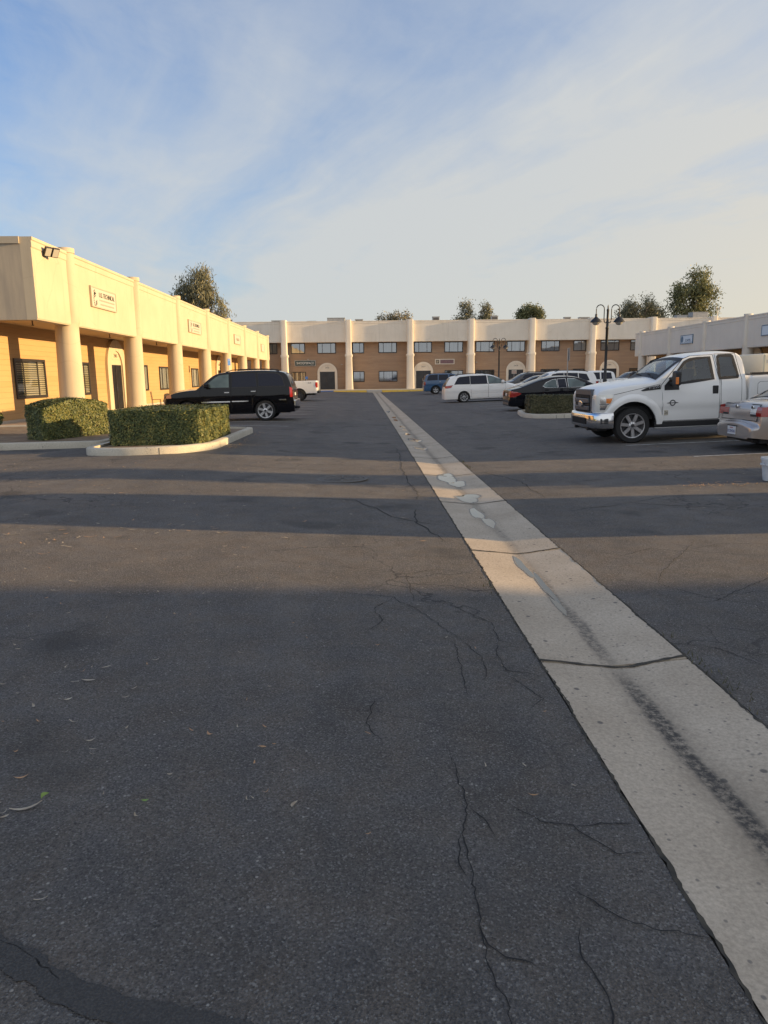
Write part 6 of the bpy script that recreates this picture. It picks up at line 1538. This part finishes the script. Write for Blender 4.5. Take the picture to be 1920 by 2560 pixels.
# metal patio chair by the left building wall
ch = thing('patio_chair', 'small dark metal chair standing by the tan wall in front of the black suv', 'chair', (-11.6, 40.6, .07), R(100))
m_ = MB()
for x in (-.22,.22): m_.tube([(x,-.22,0),(x,-.22,.45)], .015, 6)
m_.build('front_leg', M['bronze'], ch)
for x in (-.22,.22): MB().tube([(x,.22,0),(x,.22,.45),(x,.28,.9)], .015, 6).build('back_post', M['bronze'], ch)
MB().box(-.24,.24,-.24,.24,.44,.46).build('seat', M['bronze'], ch, bevel=.005)
m_ = MB()
for z in (.62,.74,.88): m_.tube([(-.22,.255,z),(.22,.255,z)], .012, 6)
m_.build('backrest', M['bronze'], ch)

# ------------------------------------------------------------------ fallen leaves
def leaf_blade(L, w, curve, lift):
    P = []; n_ = 6
    for k in range(n_+1):
        t_ = k/n_; x = (t_-.5)*L; y = curve*L*(4*t_*(1-t_)-.5); ww = w*math.sin(math.pi*min(1, t_*.92+.06))**.8*.5; z = .004+lift*(2*t_-1)**2
        P.append((x, y, z, ww))
    vs_ = [(x, y+ww, z) for x, y, z, ww in P] + [(x, y-ww, z*.6+.003) for x, y, z, ww in P]
    return vs_, [(k, k+1, n_+1+k+1, n_+1+k) for k in range(n_)]
big_leaves = [  # x, y, length, material, label words
 (-1.37,2.59,.075,'leaf_tan','curled orange brown leaf nearest the left edge, above the long pale leaf'), (-1.26,2.39,.14,'leaf_pale','long pale curled leaf near the left edge, under the green leaf'),
 (-1.235,2.47,.05,'leaf_green','small fresh green leaf standing beside the long pale leaf'), (-.84,2.43,.04,'leaf_green','tiny yellow green leaf alone on the dark asphalt'),
 (-1.34,2.33,.06,'leaf_pale','pale sliver of leaf cut by the left edge'), (-1.0,1.92,.05,'leaf_pale','pale shrivelled leaf above the dark tar seam'),
 (-1.21,2.88,.06,'leaf_pale','whitish broken leaf in the middle of the left foreground'), (-1.35,3.05,.06,'leaf_pale','whitish leaf scrap close to the left edge, farther up'),
 (-1.42,3.67,.08,'leaf_pale','pale leaf above the slanting grey one on the shaded asphalt'), (-1.45,3.50,.11,'leaf_pale','long pale leaf lying in shade, lower of two near the left'),
 (-2.23,5.3,.11,'leaf_pale','broad pale leaf at the near edge of the sunlit band'), (-2.27,5.06,.09,'leaf_pale','hooked pale leaf just inside the near shade'),
 (-3.47,6.9,.2,'leaf_pale','long pale leaf at the left of the sunlit band'), (-2.68,6.83,.15,'leaf_tan','tan leaf in the sunlit band'), (-2.83,6.14,.12,'leaf_tan','tan leaf in the middle of the sunlit band'),
 (-2.71,6.4,.12,'leaf_pale','pale leaf above the tan leaf in the sunlit band'), (-2.39,7.18,.14,'leaf_pale','pale leaf at the far edge of the sunlit band'), (-4.71,10.1,.15,'leaf_tan','orange leaf in the farther sunlit strip at the left'),
 (-4.25,10.65,.15,'leaf_tan','orange leaf in the farther sunlit strip, right of its twin')]
for i, (x, y, L, mt, lb_) in enumerate(big_leaves):
    r = random.Random(i); L *= .78; v_, f_ = leaf_blade(L, L*(.15 if mt != 'leaf_green' else .36), r.uniform(-.22,.22), .008)
    o = MB().add(v_, f_).build('fallen_leaf', M[mt], fixn=False); o.location = (x, y, gz(x)+.002); o.rotation_euler = (0, 0, r.uniform(-.5,.6) + (math.pi if r.random() < .5 else 0))
    if i == 2: o.rotation_euler = (R(60), 0, 1.2)
    tag(o, lb_, 'leaf', 'larger fallen leaves on the asphalt')
m_ = MB(); r = random.Random(11)
for i in range(560):
    y = r.uniform(2.2, 17)**1.0; x = -y*.60 + abs(r.gauss(0, .33))*y if r.random() < .8 else r.uniform(-.6, .62)*y
    if GX0-.05 < x < GX1+.05 or (y > 14 and -6 < x < -2.9) or (y > 16 and x < -5.5): continue
    L = r.uniform(.012, .045)*(1 if y < 6 else 1.8); v_, f_ = leaf_blade(L, L*r.uniform(.12,.3), r.uniform(-.3,.3), .006); a = r.uniform(0, 6.28); c, s = math.cos(a), math.sin(a)
    m_.add([(x+c*p[0]-s*p[1], y+s*p[0]+c*p[1], gz(x)+.002+p[2]) for p in v_], f_, 0 if r.random() < .7 else 1)
for i in range(120):   # drift of yellow leaves by the bucket and along the island kerbs
    x, y = (5.0+r.gauss(0,.35), 9.75+r.gauss(0,.12)) if i < 50 else (-3.0+abs(r.gauss(0,.15)), r.uniform(15.5, 20.5))
    L = r.uniform(.04,.08); v_, f_ = leaf_blade(L, L*.25, r.uniform(-.3,.3), .012); a = r.uniform(0, 6.28); c, s = math.cos(a), math.sin(a)
    m_.add([(x+c*p[0]-s*p[1], y+s*p[0]+c*p[1], gz(x)+.003+p[2]) for p in v_], f_, 1)
tag(m_.build('leaf_litter', [M['leaf_pale'], M['leaf_tan']], fixn=False), 'small dry leaves and scraps scattered over the asphalt', kind='stuff')
# weeds in the gutter edge
m_ = MB(); r = random.Random(5)
for cx_, cy_, n_ in ((1.86,3.75,26),(1.88,3.3,10),(1.86,12.6,40),(1.87,13.4,30),(.96,5.2,14)):
    for k in range(n_):
        x, y = cx_+r.gauss(0,.025), cy_+r.gauss(0,.16); a = r.uniform(0, 6.28); h = r.uniform(.015,.045)
        m_.add([(x-.003,y,0),(x+.003,y,0),(x+.5*h*math.cos(a),y+.5*h*math.sin(a),h)], [(0,1,2)])
tag(m_.build('weeds', M['hedge2'], fixn=False), 'tiny weeds in the gutter joint', kind='stuff')
